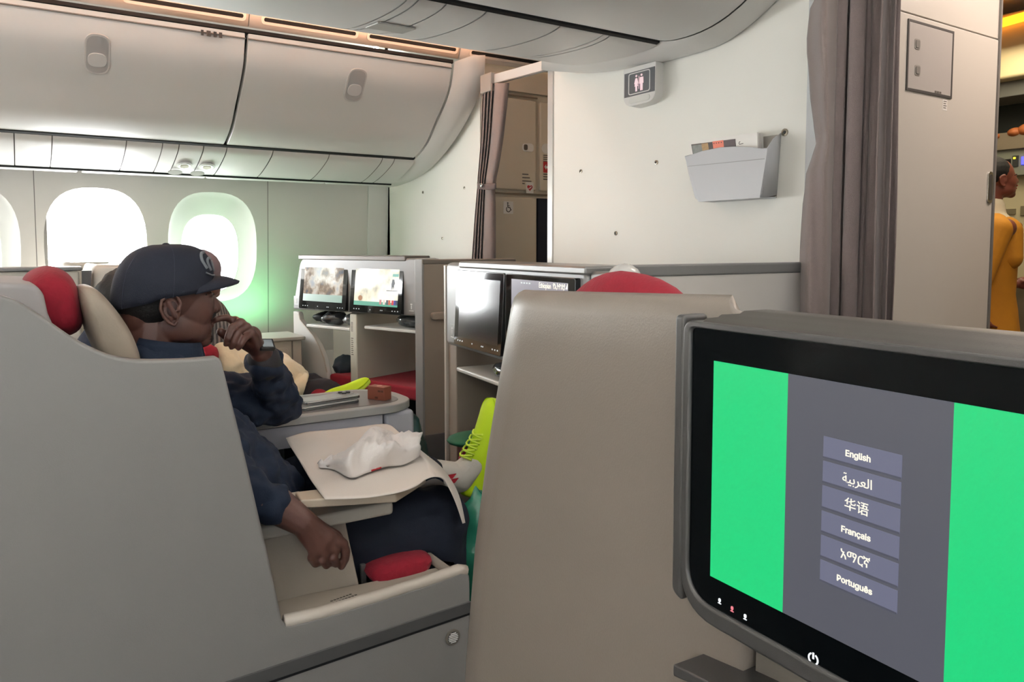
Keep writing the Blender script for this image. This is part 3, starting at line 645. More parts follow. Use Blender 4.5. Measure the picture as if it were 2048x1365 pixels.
# ---- magazine pocket on the bulkhead, with its magazine
mp = thing('magazine_pocket', tuple(U(1470, 400, X=XB - .03)), 'grey plastic magazine pocket fixed to the cream bulkhead', 'magazine pocket')
MF = CB; m_ = lambda u, v, d=-.07: MF.px(u, v, d)
sl, sr = m_(1371, 310)[0], m_(1541, 310)[0]
zb_ = m_(1470, 398)[1]
M_POCK = mat('pocket_grey_plastic', (186, 187, 190), .35)
tops = [(1371, 313), (1385, 309), (1405, 302), (1440, 295), (1470, 293), (1500, 294), (1525, 297)]
tp = [m_(u, v) for u, v in tops]; bt = [(sl + .035, zb_), (sr - .012, zb_ + .002)]
poly = [(a, z) for a, z in tp] + [m_(1536, 296), m_(1531, 330), m_(1527, 360), (m_(1524, 386)[0], zb_ + .012), (m_(1521, 393)[0], zb_)] + [(m_(1398, 402)[0], zb_), (m_(1391, 398)[0], zb_ + .012), m_(1377, 345)]
MF.prism(MB(), poly, -.073, -.068).build('front_plate', M_POCK, mp, bevel=.002)
# right cheek rises to the wall, left cheek is a thin strip
b0, b1 = m_(1536, 296), (m_(1521, 393)[0], zb_); w0, w1 = MF.px(1561, 266, -.004), MF.px(1552, 390, -.004)
MB().loft([[MF(b0[0], -.073, b0[1]), MF(b0[0] + .004, -.05, b0[1] + .03), MF(w0[0], -.002, w0[1])], [MF(b1[0], -.073, b1[1]), MF(b1[0] + .003, -.05, b1[1]), MF(w1[0], -.002, w1[1])]], cap=False, closed=False).build('cheek', M_POCK, mp, smooth='all', solid=.003)
l0, l1 = tp[0], (m_(1398, 402)[0], zb_)
MB().loft([[MF(l0[0], -.073, l0[1]), MF(l0[0] + .012, -.002, l0[1] + .02)], [MF(l1[0], -.073, l1[1]), MF(l1[0] + .01, -.002, l1[1])]], cap=False, closed=False).build('cheek', M_POCK, mp, solid=.003)
MB().hexa([MF(l1[0], -.073, zb_ - .002), MF(b1[0], -.073, zb_ - .002), MF(w1[0], -.002, zb_ - .002), MF(l1[0], -.002, zb_ - .002), MF(l1[0], -.073, zb_ + .002), MF(b1[0], -.073, zb_ + .002), MF(w1[0], -.002, zb_ + .002), MF(l1[0], -.002, zb_ + .002)]).build('floor_plate', M_POCK, mp)
MF.box(MB(), l1[0] + .004, w1[0], -.004, -.0005, zb_, w0[1] - .004).build('back_plate', mat('pocket_back', (160, 156, 148), .5), mp)
(ga_, za1), (gb_, zb1) = m_(1377, 333), m_(1530, 314)
stroke(MF, [(ga_, za1), m_(1530, 318)], .0022, -.0738, -.0725, MB()).build('groove', mat('pocket_groove', (150, 150, 150), .5), mp)
# magazine: tilted in the pocket
q = lambda u, v: MF.px(u, v, -.045)
mg = thing('magazine', tuple(MF(q(1445, 300)[0], -.045, zb_ + .005)), 'magazine with white cover and dark photograph standing in the wall pocket', 'magazine')
c4 = [q(1378, 283), q(1516, 265), (q(1522, 300)[0], zb_ + .006), (q(1400, 330)[0], zb_ + .006)]
MF.prism(MB(), c4, -.049, -.042).build('cover', mat('magazine_white', (240, 236, 230), .4), mg)
for off in (.006, .013): MF.prism(MB(), [(c4[1][0] - .018, c4[1][1]), (c4[1][0] + off * .3, c4[1][1] - .002), (c4[2][0] + off * .3, c4[2][1]), (c4[2][0] - .02, c4[2][1])], -.042 + off * .2, -.038 + off).build('page_block', mat('magazine_pages', (206, 202, 196), .6), mg)
def lerp2(a, b, t): return (a[0] + (b[0] - a[0]) * t, a[1] + (b[1] - a[1]) * t)
def mq(s0, s1, t0, t1): return [lerp2(lerp2(c4[0], c4[1], a), lerp2(c4[3], c4[2], a), b) for a, b in ((s0, t0), (s1, t0), (s1, t1), (s0, t1))]
MF.prism(MB(), mq(.04, .70, .06, .95), -.0496, -.0488).build('cover_photo', mat('photo_dark', (58, 48, 46), .35, var=.6, vscale=60), mg)
MF.prism(MB(), mq(.05, .22, .08, .5), -.0499, -.0494).build('photo_patch', mat('photo_grey', (120, 122, 118), .35, var=.4, vscale=80), mg)
MF.prism(MB(), mq(.20, .30, .07, .5), -.04995, -.0494).build('photo_patch', mat('photo_gold', (160, 128, 84), .35, var=.5, vscale=120), mg)
MF.prism(MB(), mq(.37, .53, .055, .5), -.0500, -.0494).build('photo_patch', mat('photo_spots', (222, 120, 96), .35), mg)
mb = MB()
for i in range(4):
    for j in range(3):
        cq = mq(.39 + i * .036 + .012 * (j % 2), .40 + i * .036, .09 + j * .11, .12)[0]
        MF.prism(mb, [(cq[0] + .0022 * math.cos(t), cq[1] + .0022 * math.sin(t)) for t in [2 * math.pi * k / 7 for k in range(7)]], -.0503, -.0499)
mb.build('photo_spots', mat('spot_dark', (60, 20, 16), .5), mg)
MF.prism(MB(), mq(.54, .70, .06, .5), -.0500, -.0494).build('photo_patch', mat('photo_plum', (66, 52, 56), .35), mg)
sT, zT = mq(.775, .8, .13, .2)[0]; text('J', MF, sT, zT - .001, -.0492, .034, M_PRINT, mg, 'cover_lettering', rotz=R(-84))
sT, zT = mq(.785, .8, .36, .4)[0]; text('O', MF, sT, zT - .004, -.0492, .034, M_PRINT, mg, 'cover_lettering', rotz=R(-84))
# ================================================================== MONITOR CONSOLES
M_ICON = mat('plate_icon', (225, 225, 225), .4)
M_HPALE = mat('silver_housing', (148, 148, 148), .40, metal=.35, bump=.05, bscale=1200)
M_UNDER = mat('footwell_lining', (150, 144, 132), .6, bump=.1)
M_SHELF = mat('shelf_white', (214, 214, 208), .35)
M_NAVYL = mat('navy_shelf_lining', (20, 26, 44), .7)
def icon_plate(F, s0, s1, z0, z1, d, par):
    o = F.box(MB(), s0, s1, d - .002, d + .002, z0, z1).build('seat_plate', mat('seat_plate', (150, 150, 150), .35, metal=.4), par, bevel=.001)
    c = (s0 + s1) / 2; h = z1 - z0; mb = MB()
    F.prism(mb, [(c + .14 * (s1 - s0) * math.cos(t), z0 + h * .74 + .07 * h * math.sin(t)) for t in [2 * math.pi * k / 10 for k in range(10)]], d - .003, d - .002)
    F.box(mb, c - .06 * (s1 - s0), c + .06 * (s1 - s0), d - .003, d - .002, z0 + h * .3, z0 + h * .64); F.box(mb, s0 + .2 * (s1 - s0), s1 - .2 * (s1 - s0), d - .003, d - .002, z0 + h * .12, z0 + h * .17)
    mb.build('seat_icon', M_ICON, par)
def noise_screen(name, cols, scale, strength):
    if name in MATS: return MATS[name]
    m = bpy.data.materials.new(name); m.use_nodes = True; nt = m.node_tree; b = nt.nodes['Principled BSDF']
    b.inputs['Base Color'].default_value = (.02, .02, .02, 1); b.inputs['Roughness'].default_value = .08
    tc = nt.nodes.new('ShaderNodeTexCoord'); n = nt.nodes.new('ShaderNodeTexNoise'); n.inputs['Scale'].default_value = scale; n.inputs['Detail'].default_value = 5
    r = nt.nodes.new('ShaderNodeValToRGB'); r.color_ramp.elements[0].position = .3; r.color_ramp.elements[1].position = .7
    while len(r.color_ramp.elements) < len(cols): r.color_ramp.elements.new(.5)
    for i, c in enumerate(cols): r.color_ramp.elements[i].position = .3 + .4 * i / (len(cols) - 1); r.color_ramp.elements[i].color = lin(c)
    nt.links.new(tc.outputs['Object'], n.inputs['Vector']); nt.links.new(n.outputs['Fac'], r.inputs[0]); nt.links.new(r.outputs[0], b.inputs['Emission Color']); b.inputs['Emission Strength'].default_value = strength
    MATS[name] = m; return m
M_KEY = emis('screen_key_light', (200, 205, 205), .6)
def keys(F, s0, s1, z, d, par):
    for f in (.10, .15, .20, .42, .62, .65, .84, .89, .94):
        c = s0 + (s1 - s0) * f; F.box(MB(), c - .0025, c + .0025, d - .0012, d, z - .002, z + .002).build('key_light', M_KEY, par)
ZT, ZB = 1.146, .850
# ---- left pair
LU = Frame((1.25, 4.0), (1.54, 3.17)); lp = LU.px
lc = thing('monitor_console', (1.4, 3.6, 0), 'grey console with two lit monitors in front of the window-side seats', 'monitor console')
h0 = [lp(601, 515), lp(833, 517), lp(833, 633), lp(585, 619)]
LU.prism(MB(), rpoly(h0, [.05, .02, .02, .02], 5), 0, .15).build('housing', M_HPALE, lc, bevel=.012, seg=3)
a, b = lp(598, 513), lp(812, 521); LU.prism(MB(), rect(a[0], b[0], b[1] - .004, a[1] + .008, .008), -.006, .16).build('top_cap', M_HOUSEDK, lc, bevel=.005)
scr = []
LT = TiltFrame(LU, 6.0, lp(700, 625)[1])
for k, (u0, v0, u1, v1, iu0, iv0, iu1, iv1) in enumerate(((602, 522, 697, 622, 610, 532, 689, 606), (703, 523, 808, 629, 712, 534, 800, 615))):
    (s0, z1), (s1, z0) = lp(u0, v0), lp(u1, v1); z0 = (lp(u0, v1 - 5)[1] + z0) / 2
    mon = LT.prism(MB(), rect(s0, s1, z0, z1, .01), -.022, .012).build('monitor', M_GLASS, lc, bevel=.002)
    (a0, b1), (a1, b0) = lp(iu0, iv0), lp(iu1, iv1)
    zs = b0 + (b1 - b0) * .20
    if k == 0:
        LT.box(MB(), a0, a1, -0.0228, -0.0218, zs, b1).build('display', noise_screen('film_frame', [(70, 90, 110), (150, 130, 110), (225, 215, 200), (190, 195, 200)], 18, .55), mon)
        LT.box(MB(), a0, a1, -0.0228, -0.0218, b0, zs).build('display_band', emis('pale_teal_band', (150, 185, 165), .45), mon)
    else:
        LT.box(MB(), a0, a1, -0.0228, -0.0218, b0 + .02, b1).build('display', noise_screen('shop_frame', [(150, 150, 140), (238, 230, 205), (250, 248, 240)], 12, .75), mon)
        LT.box(MB(), a0, a1, -0.0228, -0.0218, b0, b0 + .02).build('display_band', emis('teal_band', (90, 180, 150), .5), mon)
        w_ = a1 - a0; H = b1 - b0; mb = MB()
        for dx, c in ((.60, (190, 120, 120)), (.68, (220, 200, 190)), (.75, (80, 80, 90)), (.80, (190, 90, 60)), (.87, (200, 40, 50)), (.92, (60, 50, 140)), (.96, (40, 50, 70))):
            LT.box(MB(), a0 + w_ * dx, a0 + w_ * (dx + .045), -0.0236, -0.0227, b0 + H * .05, b0 + H * .17).build('shop_item', emis('item_%d' % (dx * 100), c, .7), mon)
        LT.box(MB(), a0 + w_ * .74, a0 + w_ * .99, -0.0234, -0.0227, b0 + H * .40, b0 + H * .42).build('shop_shelf', emis('shop_shelf', (110, 112, 110), .5), mon)
        LT.prism(MB(), [(a0 + w_ * (.88 + x), b0 + H * y) for x, y in ((-.02, .42), (0, .52), (.015, .42), (.025, .55), (.04, .60), (.02, .70), (-.02, .70), (-.035, .58), (-.03, .50))], -0.0236, -0.0227).build('shop_figure', emis('figure_grey', (95, 100, 105), .5), mon)
        LT.prism(MB(), [(a0 + w_ * (.15 + .05 * math.cos(t)), b0 + H * (.19 + .07 * math.sin(t))) for t in [2 * math.pi * q / 12 for q in range(12)]], -0.0236, -0.0227).build('shop_bag', emis('bag_brown', (150, 95, 40), .7), mon)
        LT.box(MB(), a0 + w_ * .86, a0 + w_ * .98, -0.0236, -0.0227, b0 + H * .90, b0 + H * .94).build('shop_logo', emis('logo_pink', (235, 215, 225), .8), mon)
        LT.box(MB(), a0 + w_ * .86, a0 + w_ * .99, -0.0234, -0.0227, b0 + H * .77, b0 + H * .84).build('shop_banner', emis('banner_teal', (120, 185, 170), .6), mon)
    keys(LT, s0, s1, z0 + .016, -0.0220, mon)
(s0, z1), (s1, z0) = lp(816, 603), lp(831, 626); icon_plate(LU, s0, s1, z0, z1, 0, lc)
(s0, z1), (s1, z0) = lp(588, 592), lp(599, 612); icon_plate(LU, s0, s1, z0, z1, 0, lc)
sA, sB = lp(833, 560)[0], lp(848, 560)[0]; zt0 = lp(840, 518)[1]
LU.prism(MB(), rect(sA, sB, .02, zt0, .004), -.012, .10).build('corner_column', M_HPALE, lc, bevel=.012, seg=4)
# aisle side panel running forward to the bulkhead, with its grab bar and dark kick plate
AF = Frame((LU(sB, 0, 0).x, LU(sB, 0, 0).y), (XB - .01, LU(sB, 0, 0).y - .015))
AF.box(MB(), -.01, AF.L, 0, .03, .02, zt0 - .002).build('side_panel', M_TAUPE, lc, bevel=.008)
AF.box(MB(), -.01, AF.L, -.004, .034, zt0 - .024, zt0 - .004).build('side_cap', M_TAUPEDK, lc, bevel=.004)
z = AF.px(870, 632)[1]; AF.prism(MB(), rect(.03, .24, z - .017, z + .017, .016, 6), -.03, .005).build('grab_bar', M_TAUPE, lc, bevel=.006)
zk = AF.px(870, 868)[1]; AF.box(MB(), 0, AF.L, -.006, .01, .03, zk).build('kick_plate', M_DARKGREY, lc, bevel=.003)
# interior: back, divider, curved wing, shelves
zh = lp(700, 628)[1]
LU.box(MB(), lp(600, 640)[0] - .25, sB, .42, .45, .0, ZT - .02).build('back_panel', M_UNDER, lc)
sd0, sd1 = lp(700, 700)[0], lp(714, 700)[0]
LU.box(MB(), sd0, sd1, .0, .44, .02, zh).build('divider', mat('divider_cream', (206, 204, 190), .45), lc, bevel=.006)
for k in range(7): LU.box(MB(), sd0 + .010, sd0 + .024, -.0008, .0, lp(706, 646)[1] - k * .007, lp(706, 646)[1] - k * .007 + .003).build('divider_print', M_PRINT, lc)
for k in range(9): LU.box(MB(), sd0 + .010, sd0 + .026 - .003 * (k % 2), -.0008, .0, lp(706, 678)[1] - k * .010, lp(706, 678)[1] - k * .010 + .004).build('divider_print', M_PRINT, lc)
arc = [lp(u, v) for u, v in ((586, 622), (597, 625), (600, 640), (612, 655), (626, 672), (638, 692), (648, 718), (654, 745), (655, 800))]
zl = lp(655, 860)[1]
LU.prism(MB(), arc + [(arc[-1][0], .05), (arc[0][0], .05)], .0, .03).build('curved_wing', mat('wing_pale', (206, 205, 200), .45), lc, bevel=.006)
stroke(LU, arc[2:-1], .006, -.002, .002, MB()).build('wing_rim', M_RIM, lc)
LU.box(MB(), arc[3][0], sd0, .0, .4, lp(650, 655)[1] - .008, lp(650, 655)[1] + .008).build('shelf', M_SHELF, lc, bevel=.005)
LU.box(MB(), lp(728, 657)[0], sA + .004, .0, .4, lp(780, 660)[1] - .008, lp(780, 660)[1] + .008).build('shelf', M_SHELF, lc, bevel=.005)
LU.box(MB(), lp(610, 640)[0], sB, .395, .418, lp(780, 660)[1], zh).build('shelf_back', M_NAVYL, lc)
for s, z in ((lp(665, 695)), (lp(735, 714))): 
    for k in range(2): LU.box(MB(), s - .015, s + .015 - .006 * k, .412, .4195, z - k * .014, z - k * .014 + .004).build('wall_print', M_PRINT, lc)
# footrest cushions
def cushion(nm, F, s0, s1, d0, d1, z0, z1, label, rake=0):
    o = MB(); F.box(o, s0, s1, d0, d1, z0, z1); ob = o.build(nm, M_RED, bevel=.014, seg=4); return tag(ob, label, 'cushion', 'red footrest cushions')
zc0, zc1 = lp(780, 796)[1], lp(780, 770)[1]
cushion('footrest_cushion', LU, sd1 + .004, sA - .004, .01, .40, zc0, zc1, 'red footrest cushion under the second monitor beyond the small brown box')
cushion('footrest_cushion', LU, arc[-2][0] + .004, sd0 - .004, .01, .40, zc0 + .005, zc1 + .005, 'red footrest cushion under the first monitor beside the curved wing')
LU.box(MB(), arc[-2][0], sd0 - .002, .03, .40, .0, zc0).build('footrest_base', M_TAUPEDK, lc)
LU.box(MB(), sd1, sA, .30, .40, .0, zc0).build('footrest_base', M_BLACK, lc)  # black block; the dark space under the cushion is put into its colour
# ---- wrapped amenity bags on the shelves
M_BAG = mat('black_fabric_bag', (24, 26, 34), .5, bump=.4, bscale=80)
M_FILM = mat('clear_wrap', (60, 64, 70), .12, spec=.9, bump=.9, bscale=45, coat=.6)
def lumpy(c, r, seed, M=None, amp=.25, fq=9):
    mb = MB().ell((0, 0, 0), r, None, 28, 18); vs = []
    for p in mb.v:
        n = noise.noise(p * fq * (1 / max(r)) * .25 + V((seed, seed * 2, 0))) + .6 * noise.noise(p * fq * (1 / max(r)) * .6 + V((0, seed, seed)))
        q = p * (1 + amp * n); vs.append((M @ q if M else q) + V(c))
    mb.v = vs; return mb
ml = Matrix((LU.e, LU.n, V((0, 0, 1)))).transposed()
zs = lp(650, 655)[1] + .008; zs2 = lp(780, 660)[1] + .008
for (u, rx, rz, dd, m_i, sh, lab) in ((618, .065, .030, .12, M_BAG, zs, 'dark amenity bag at the left end of the first shelf'), (652, .058, .036, .06, M_FILM, zs, 'film-wrapped black bag hanging over the first shelf edge'),
        (681, .052, .032, .1, mat('crinkled_film', (130, 134, 136), .15, spec=.9, bump=1, bscale=60, coat=.5), zs, 'crinkled clear plastic bag at the right of the first shelf'), (800, .10, .034, .1, M_FILM, zs2, 'film-wrapped black amenity bag on the second shelf')):
    s, _ = lp(u, 645); tag(lumpy(LU(s, dd, sh + rz * 1.02), (rx, .07, rz), u * .1, ml, .18).build('amenity_bag', m_i, smooth='all'), lab, 'bag', 'wrapped amenity bags')

# ---- centre pair
CU = Frame((1.305, 2.45), (1.205, 1.50)); cq = CU.px
cn = thing('monitor_console', (1.25, 2.0, 0), 'silver console with two monitors in front of the centre seats', 'monitor console')
sR = cq(1172, 560)[0]
CU.prism(MB(), rect(0, sR, ZB, ZT, .03, 6), 0, .15).build('housing', M_HPALE, cn, bevel=.016, seg=4)
CU.box(MB(), cq(920, 530)[0], sR + .005, -.006, .17, ZT - .016, ZT + .006).build('top_cap', M_HOUSE, cn, bevel=.006)
CU.prism(MB(), rect(sR - .002, sR + .09, ZB + .02, ZT - .006, .012), .012, .17).build('end_block', M_HOUSE, cn, bevel=.01)
CT_ = TiltFrame(CU, 3.0, ZB)
for k, (u0, u1, i0, i1) in enumerate(((916, 1011, 924, 1004), (1021, 1161, 1033, 1147))):
    if k: CT_ = TiltFrame(CU, .4, ZB)
    s0, s1 = cq(u0, 600)[0], cq(u1, 600)[0]; z1, z0 = ZT - .024, cq(917, 687)[1]
    mon = CT_.prism(MB(), rect(s0, s1, z0, z1, .008), -.018, .012).build('monitor', M_GLASS, cn, bevel=.002)
    a0, a1 = cq(i0, 600)[0], cq(i1, 600)[0]; b1, b0 = cq(924, 555)[1] + .010 * k, cq(924, 672)[1]
    if k == 0: CT_.box(MB(), a0, a1, -0.0184, -0.0176, b0, b1).build('display', mat('display_off', (26, 25, 27), .16, spec=.6), mon)
    else:
        CT_.box(MB(), a0, a1, -0.0184, -0.0176, b0, b1).build('display', emis('grey_screen', (112, 106, 116), .8), mon)
        text('Ethiopian  \u12e8\u12a2\u1275\u12ee\u1335\u12eb', CT_, a1 - .014, b1 - .012, -0.0185, .021, emis('cream_letters', (235, 225, 205), .9), mon, 'lettering', align='RIGHT', xs=.85)
        CT_.prism(MB(), [(a1 - .012, b1 - .016), (a1 - .002, b1 - .016), (a1 - .001, b1 - .001)], -0.0192, -0.0182).build('wing_emblem', emis('cream_letters', (235, 225, 205), .9), mon)
        for q in range(4): CT_.box(MB(), a0 + .06 + q * .016, a0 + .07 + q * .016, -0.0190, -0.0182, b1 - .011, b1 - .007).build('status_icon', M_KEY, mon)
    keys(CT_, s0, s1, z0 + .016, -0.0180, mon)
(s0, z1), (s1, z0) = cq(901, 648), cq(911, 680); icon_plate(CU, s0, s1, z0, z1, 0, cn)
CU.prism(MB(), rect(0, .085, .02, ZB + .01, .006), .006, .45).build('side_wing', M_TAUPE, cn, bevel=.01)
CU.prism(MB(), rect(-.006, .012, .02, ZT - .01, .004), -.004, .45).build('edge_rim', M_RIM, cn, bevel=.005)
CU.box(MB(), .08, .92, .42, .45, .0, ZT - .01).build('back_panel', M_TAUPEDK, cn)
s0 = cq(912, 735)[0]; zsh = cq(920, 737)[1] 
CU.box(MB(), s0, sR, .0, .42, zsh - .016, zsh).build('shelf', M_SHELF, cn, bevel=.006)
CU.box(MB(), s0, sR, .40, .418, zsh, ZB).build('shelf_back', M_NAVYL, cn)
sb, _ = cq(992, 745); tag(lumpy(CU(sb, .08, zsh + .030), (.10, .08, .028), 3.3, Matrix((CU.e, CU.n, V((0, 0, 1)))).transposed(), .2).build('amenity_bag', M_FILM, smooth='all'), 'film-wrapped bag on the shelf under the centre monitors', 'bag')
# side screen along the right aisle, with dark top rail and pale rounded nose
SPF = Frame((1.215, 1.41), (2.02, 1.41)); zr = 1.157
sp = thing('side_screen', (1.6, 1.41, 0), 'long pale privacy panel with dark top rail below the cream bulkhead', 'panel')
SPF.box(MB(), .0, SPF.L, .0, .03, .02, zr - .028).build('panel', mat('privacy_panel', (200, 196, 192), .45, bump=.08), sp, bevel=.004)
SPF.box(MB(), .05, SPF.L - .05, -.004, .034, zr - .030, zr).build('top_rail', mat('rail_grey', (112, 112, 112), .45, bump=.05), sp, bevel=.006, seg=3)
SPF.box(MB(), SPF.L - .012, SPF.L, -.005, .034, .02, zr - .028).build('end_rim', M_WHITE, sp, bevel=.003)
MB().ell(SPF(.035, .012, zr - .032), (.05, .03, .036)).build('rounded_nose', mat('pearl_nose', (216, 214, 210), .2, coat=.5), sp, smooth='all')

# ---- the near monitor in front of the camera
NU = Frame((.518, .522), (.484, -.19)); nq = NU.px
nn = thing('monitor_console', (.5, .2, 0), 'large near monitor showing a language menu between green bands', 'monitor console')
s_l = nq(1340, 800)[0]; s_m = nq(1363, 800)[0]; s_r = .74
z_t = nq(1366, 640)[1]; z_b = nq(1366, 1222)[1]
M_NH = mat('near_housing', (82, 80, 79), .34, metal=.35, bump=.14, bscale=1500)
NU.prism(MB(), rpoly([(s_l, z_b + .01), (s_m - .002, z_b + .004), (s_m - .002, z_t + .004), (s_l, z_t + .004)], [.03, 0, 0, .006]), .004, .035).build('end_strip', M_NH, nn, bevel=.004, seg=3)
gz1, gz0 = nq(1378, 655)[1], nq(1380, 1194)[1]; g0 = nq(1378, 800)[0]
frame_ring(MB(), NU, rpoly([(s_m, z_b), (s_r, z_b), (s_r, z_t), (s_m, z_t)], [.045, 0, 0, .012], 8), rpoly([(g0, gz0), (s_r - .02, gz0), (s_r - .02, gz1), (g0, gz1)], [.032, 0, 0, .006], 8), 0, .035).build('bezel', M_NH, nn, bevel=.0035, seg=3)
mon = NU.prism(MB(), rpoly([(g0, gz0), (s_r - .02, gz0), (s_r - .02, gz1), (g0, gz1)], [.032, 0, 0, .006], 8), .0035, .03).build('monitor', mat('antireflective_glass', (5, 8, 10), .12, spec=.12), nn)
d_s = [nq(u, 900)[0] for u in (1420, 1568, 1900)]; d_s.append(d_s[2] + (d_s[1] - d_s[0]) * 1.0)
dz1, dz0 = nq(1420, 722)[1], nq(1420, 1156)[1]
for a_, b_, m_i, nm in ((d_s[0], d_s[1], emis('screen_green', (14, 214, 125), .60), 'green_band'), (d_s[1], d_s[2], emis('screen_slate', (88, 89, 99), .56), 'slate_panel'), (d_s[2], d_s[3], emis('screen_green', (14, 214, 125), .60), 'green_band')):
    NU.box(MB(), a_, b_, .0028, .0036, dz0, dz1).build(nm, m_i, mon)
bs0, bs1 = nq(1640, 1000)[0], nq(1797, 1000)[0]
tops = (872.5, 922, 971.6, 1022.7, 1072, 1121.8); bots = (916, 965.6, 1016.7, 1065.6, 1115.8, 1165)
words = ('English', '\ufe94\ufef4\ufe91\ufeae\ufecc\ufedf\ufe8d', '\u534e\u8bed', 'Fran\u00e7ais', '\u12a0\u121b\u122d\u129b', 'Portugu\u00eas')
for k in range(6):
    zt_b, zb_b = nq(1640, tops[k])[1], nq(1640, bots[k])[1]
    NU.box(MB(), bs0, bs1, .0022, .0029, zb_b, zt_b).build('menu_button', emis('button_slate', (108, 110, 132), .60), mon)
    NU.box(MB(), bs0, bs1, .0018, .0024, zb_b, zb_b + .0012).build('button_shade', emis('button_edge', (66, 67, 80), .8), mon)
    text(words[k], NU, (bs0 + bs1) / 2 - .002, (zt_b + zb_b) / 2, .0019, (.0088, .0098, .0102, .0088, .0098, .0088)[k], emis('menu_letters', (240, 232, 214), .75), mon, 'menu_lettering', xs=1.0, depth=.0002, bold=.00016 if max(map(ord, words[k])) < 0x250 else 0)
M_SYM = emis('symbol_white', (220, 225, 230), .9)
for u, v, m_i in ((1434, 1205, M_SYM), (1459, 1221, emis('symbol_red', (205, 110, 120), .9)), (1485, 1237, M_SYM)):
    s, z = nq(u, v); mb = MB(); NU.prism(mb, rect(s - .0013, s + .0013, z - .0006, z + .0026, .0012), .0028, .0034); NU.box(mb, s - .0018, s + .0018, .0028, .0034, z - .0022, z - .0016); NU.box(mb, s - .0004, s + .0004, .0028, .0034, z - .002, z); mb.build('touch_symbol', m_i, mon)
s, z = nq(1621, 1321); mb = MB(); stroke(NU, [(s + .0042 * math.cos(t), z + .0042 * math.sin(t)) for t in [math.pi * (.65 + 1.7 * k / 14) + math.pi * .0 for k in range(15)]], .0012, .0028, .0034, mb); NU.box(mb, s - .0007, s + .0007, .0028, .0034, z, z + .005); mb.build('power_symbol', M_SYM, mon)
prof = [(0.0, z_t - .002), (.008, z_t + .003), (.022, z_t + .0032), (.026, z_t + .0055), (.05, z_t + .0052), (.055, z_t + .0076), (.085, z_t + .0078), (.10, z_t + .003), (.16, z_t - .01), (.16, z_b), (.036, z_b), (.036, z_t - .006)]
mb = MB(); mb.loft([[NU(s_m + .012 + .008, d, z) for d, z in prof], [NU(s_r, d, z) for d, z in prof]]); mb.build('back_housing', mat('near_top', (70, 66, 61), .42, metal=.2, bump=.12, bscale=1200), nn, bevel=.003, smooth=True)
# shelf bracket under the near monitor
sb0, zb0 = nq(1392, 1312, .03); mb = MB()
NU.prism(mb, [(sb0, zb0 - .012), (sb0 + .10, zb0 + .004), (sb0 + .10, zb0 + .012), (sb0, zb0)], .0, .10); mb.build('lower_bracket', M_NH, nn, bevel=.002)
NU.box(MB(), sb0 + .015, s_r, -.01, .16, .02, zb0 - .016).build('footwell_shade', mat('shade_black', (14, 15, 16), .8), nn)  # solid black block painted as the shaded footwell void below the monitor
NU.box(MB(), s_m + .05, s_r, .05, .16, .02, z_b).build('lower_wall', M_TAUPEDK, nn)

# ================================================================== SEATS
# ---- right-hand seat shell just ahead, with its red pillow
rs = thing('business_seat', (.8, .7, 0), 'taupe seat shell in the foreground with a red pillow behind it', 'seat')
def ysil(z):
    tab = [(0, 1.08), (.66, 1.050), (.87, 1.014), (1.0, .982), (1.137, .948), (1.2, .93)]
    for (a, ya), (b, yb) in zip(tab[:-1], tab[1:]):
        if a <= z <= b: return ya + (yb - ya) * (z - a) / (b - a)
def shell_ring(z, sh=0):
    ya = ysil(z) - sh * .3; x = .565 + (1.145 - z) * -.03
    pl = [(.80, ya + .010), (.74, ya + .006), (.66, ya - .002), (.615, ya - .018), (.588, ya - .045), (.574, ya - .085), (.568, ya - .14), (.566, .64), (.566, .52), (.566, .462 + max(0, z - 1.10) * .9)]
    return [V((a + (x - .565) + sh, b, z - ((b - .72) * .034 + max(0, a - .585) * .16) * max(0, (z - .7) / .447))) for a, b in smooth_path2(pl)]
def smooth_path2(pl, n=3): return [(p.x, p.y) for p in smooth_path([(a, b, 0) for a, b in pl], n)]
zz = [.02, .3, .55, .75, .9, 1.0, 1.08, 1.12, 1.136, 1.143, 1.147]
mb = MB(); rings = [shell_ring(z, 0 if z < 1.13 else {1.136: .002, 1.143: .007, 1.147: .014}[z]) for z in zz]
mb.loft(rings, cap=False, closed=False)
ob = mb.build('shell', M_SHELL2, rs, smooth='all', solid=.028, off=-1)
# keep the solid on the far side: a second skin and rounded corner piece
MB().box((.60, .50, .3), (.74, .96, .96)).build('backrest', M_BEIGE, rs, bevel=.04, seg=4)
MB().box((.74, .50, .28), (1.15, .96, .46)).build('seat_cushion', M_BEIGE, rs, bevel=.03, seg=3)
pr = lumpy((.755, .845, 1.050), (.062, .162, .112), 1.7, Matrix.Rotation(R(4), 3, 'X'), .05, 5)
tag(pr.build('pillow', M_RED, smooth='all'), 'red velvet pillow showing above the foreground taupe seat shell', 'pillow')

# ---- the man's seat: aisle-side shell
MS = Frame((0, 1.40), (1, 1.40)); mq_ = MS.px
se = thing('business_seat', (.3, 1.7, 0), 'grey seat shell enclosing the man in the dark cap', 'seat')
top = [(-260, 545), (-150, 562), (0, 591), (50, 612), (100, 645), (150, 679), (200, 704), (240, 716), (285, 721), (360, 720), (405, 717)]
tp_ = [(p.x, p.y) for p in smooth_path([(*mq_(u, v), 0) for u, v in top], 4)]
cut = [mq_(u, v) for u, v in ((436, 714), (444, 724), (480, 868), (515, 1018), (540, 1125), (556, 1200), (565, 1244), (572, 1251), (586, 1250), (640, 1236), (760, 1201), (860, 1169), (922, 1146), (934, 1145), (940, 1152), (941, 1170))]
x_end = cut[-1][0]
poly = tp_ + cut + [(x_end, .02), (-.6, .02), (-.6, tp_[0][1])]
sh = MS.prism(MB(), poly, 0, .028).build('shell', M_SHELL, se, bevel=.009, seg=4)
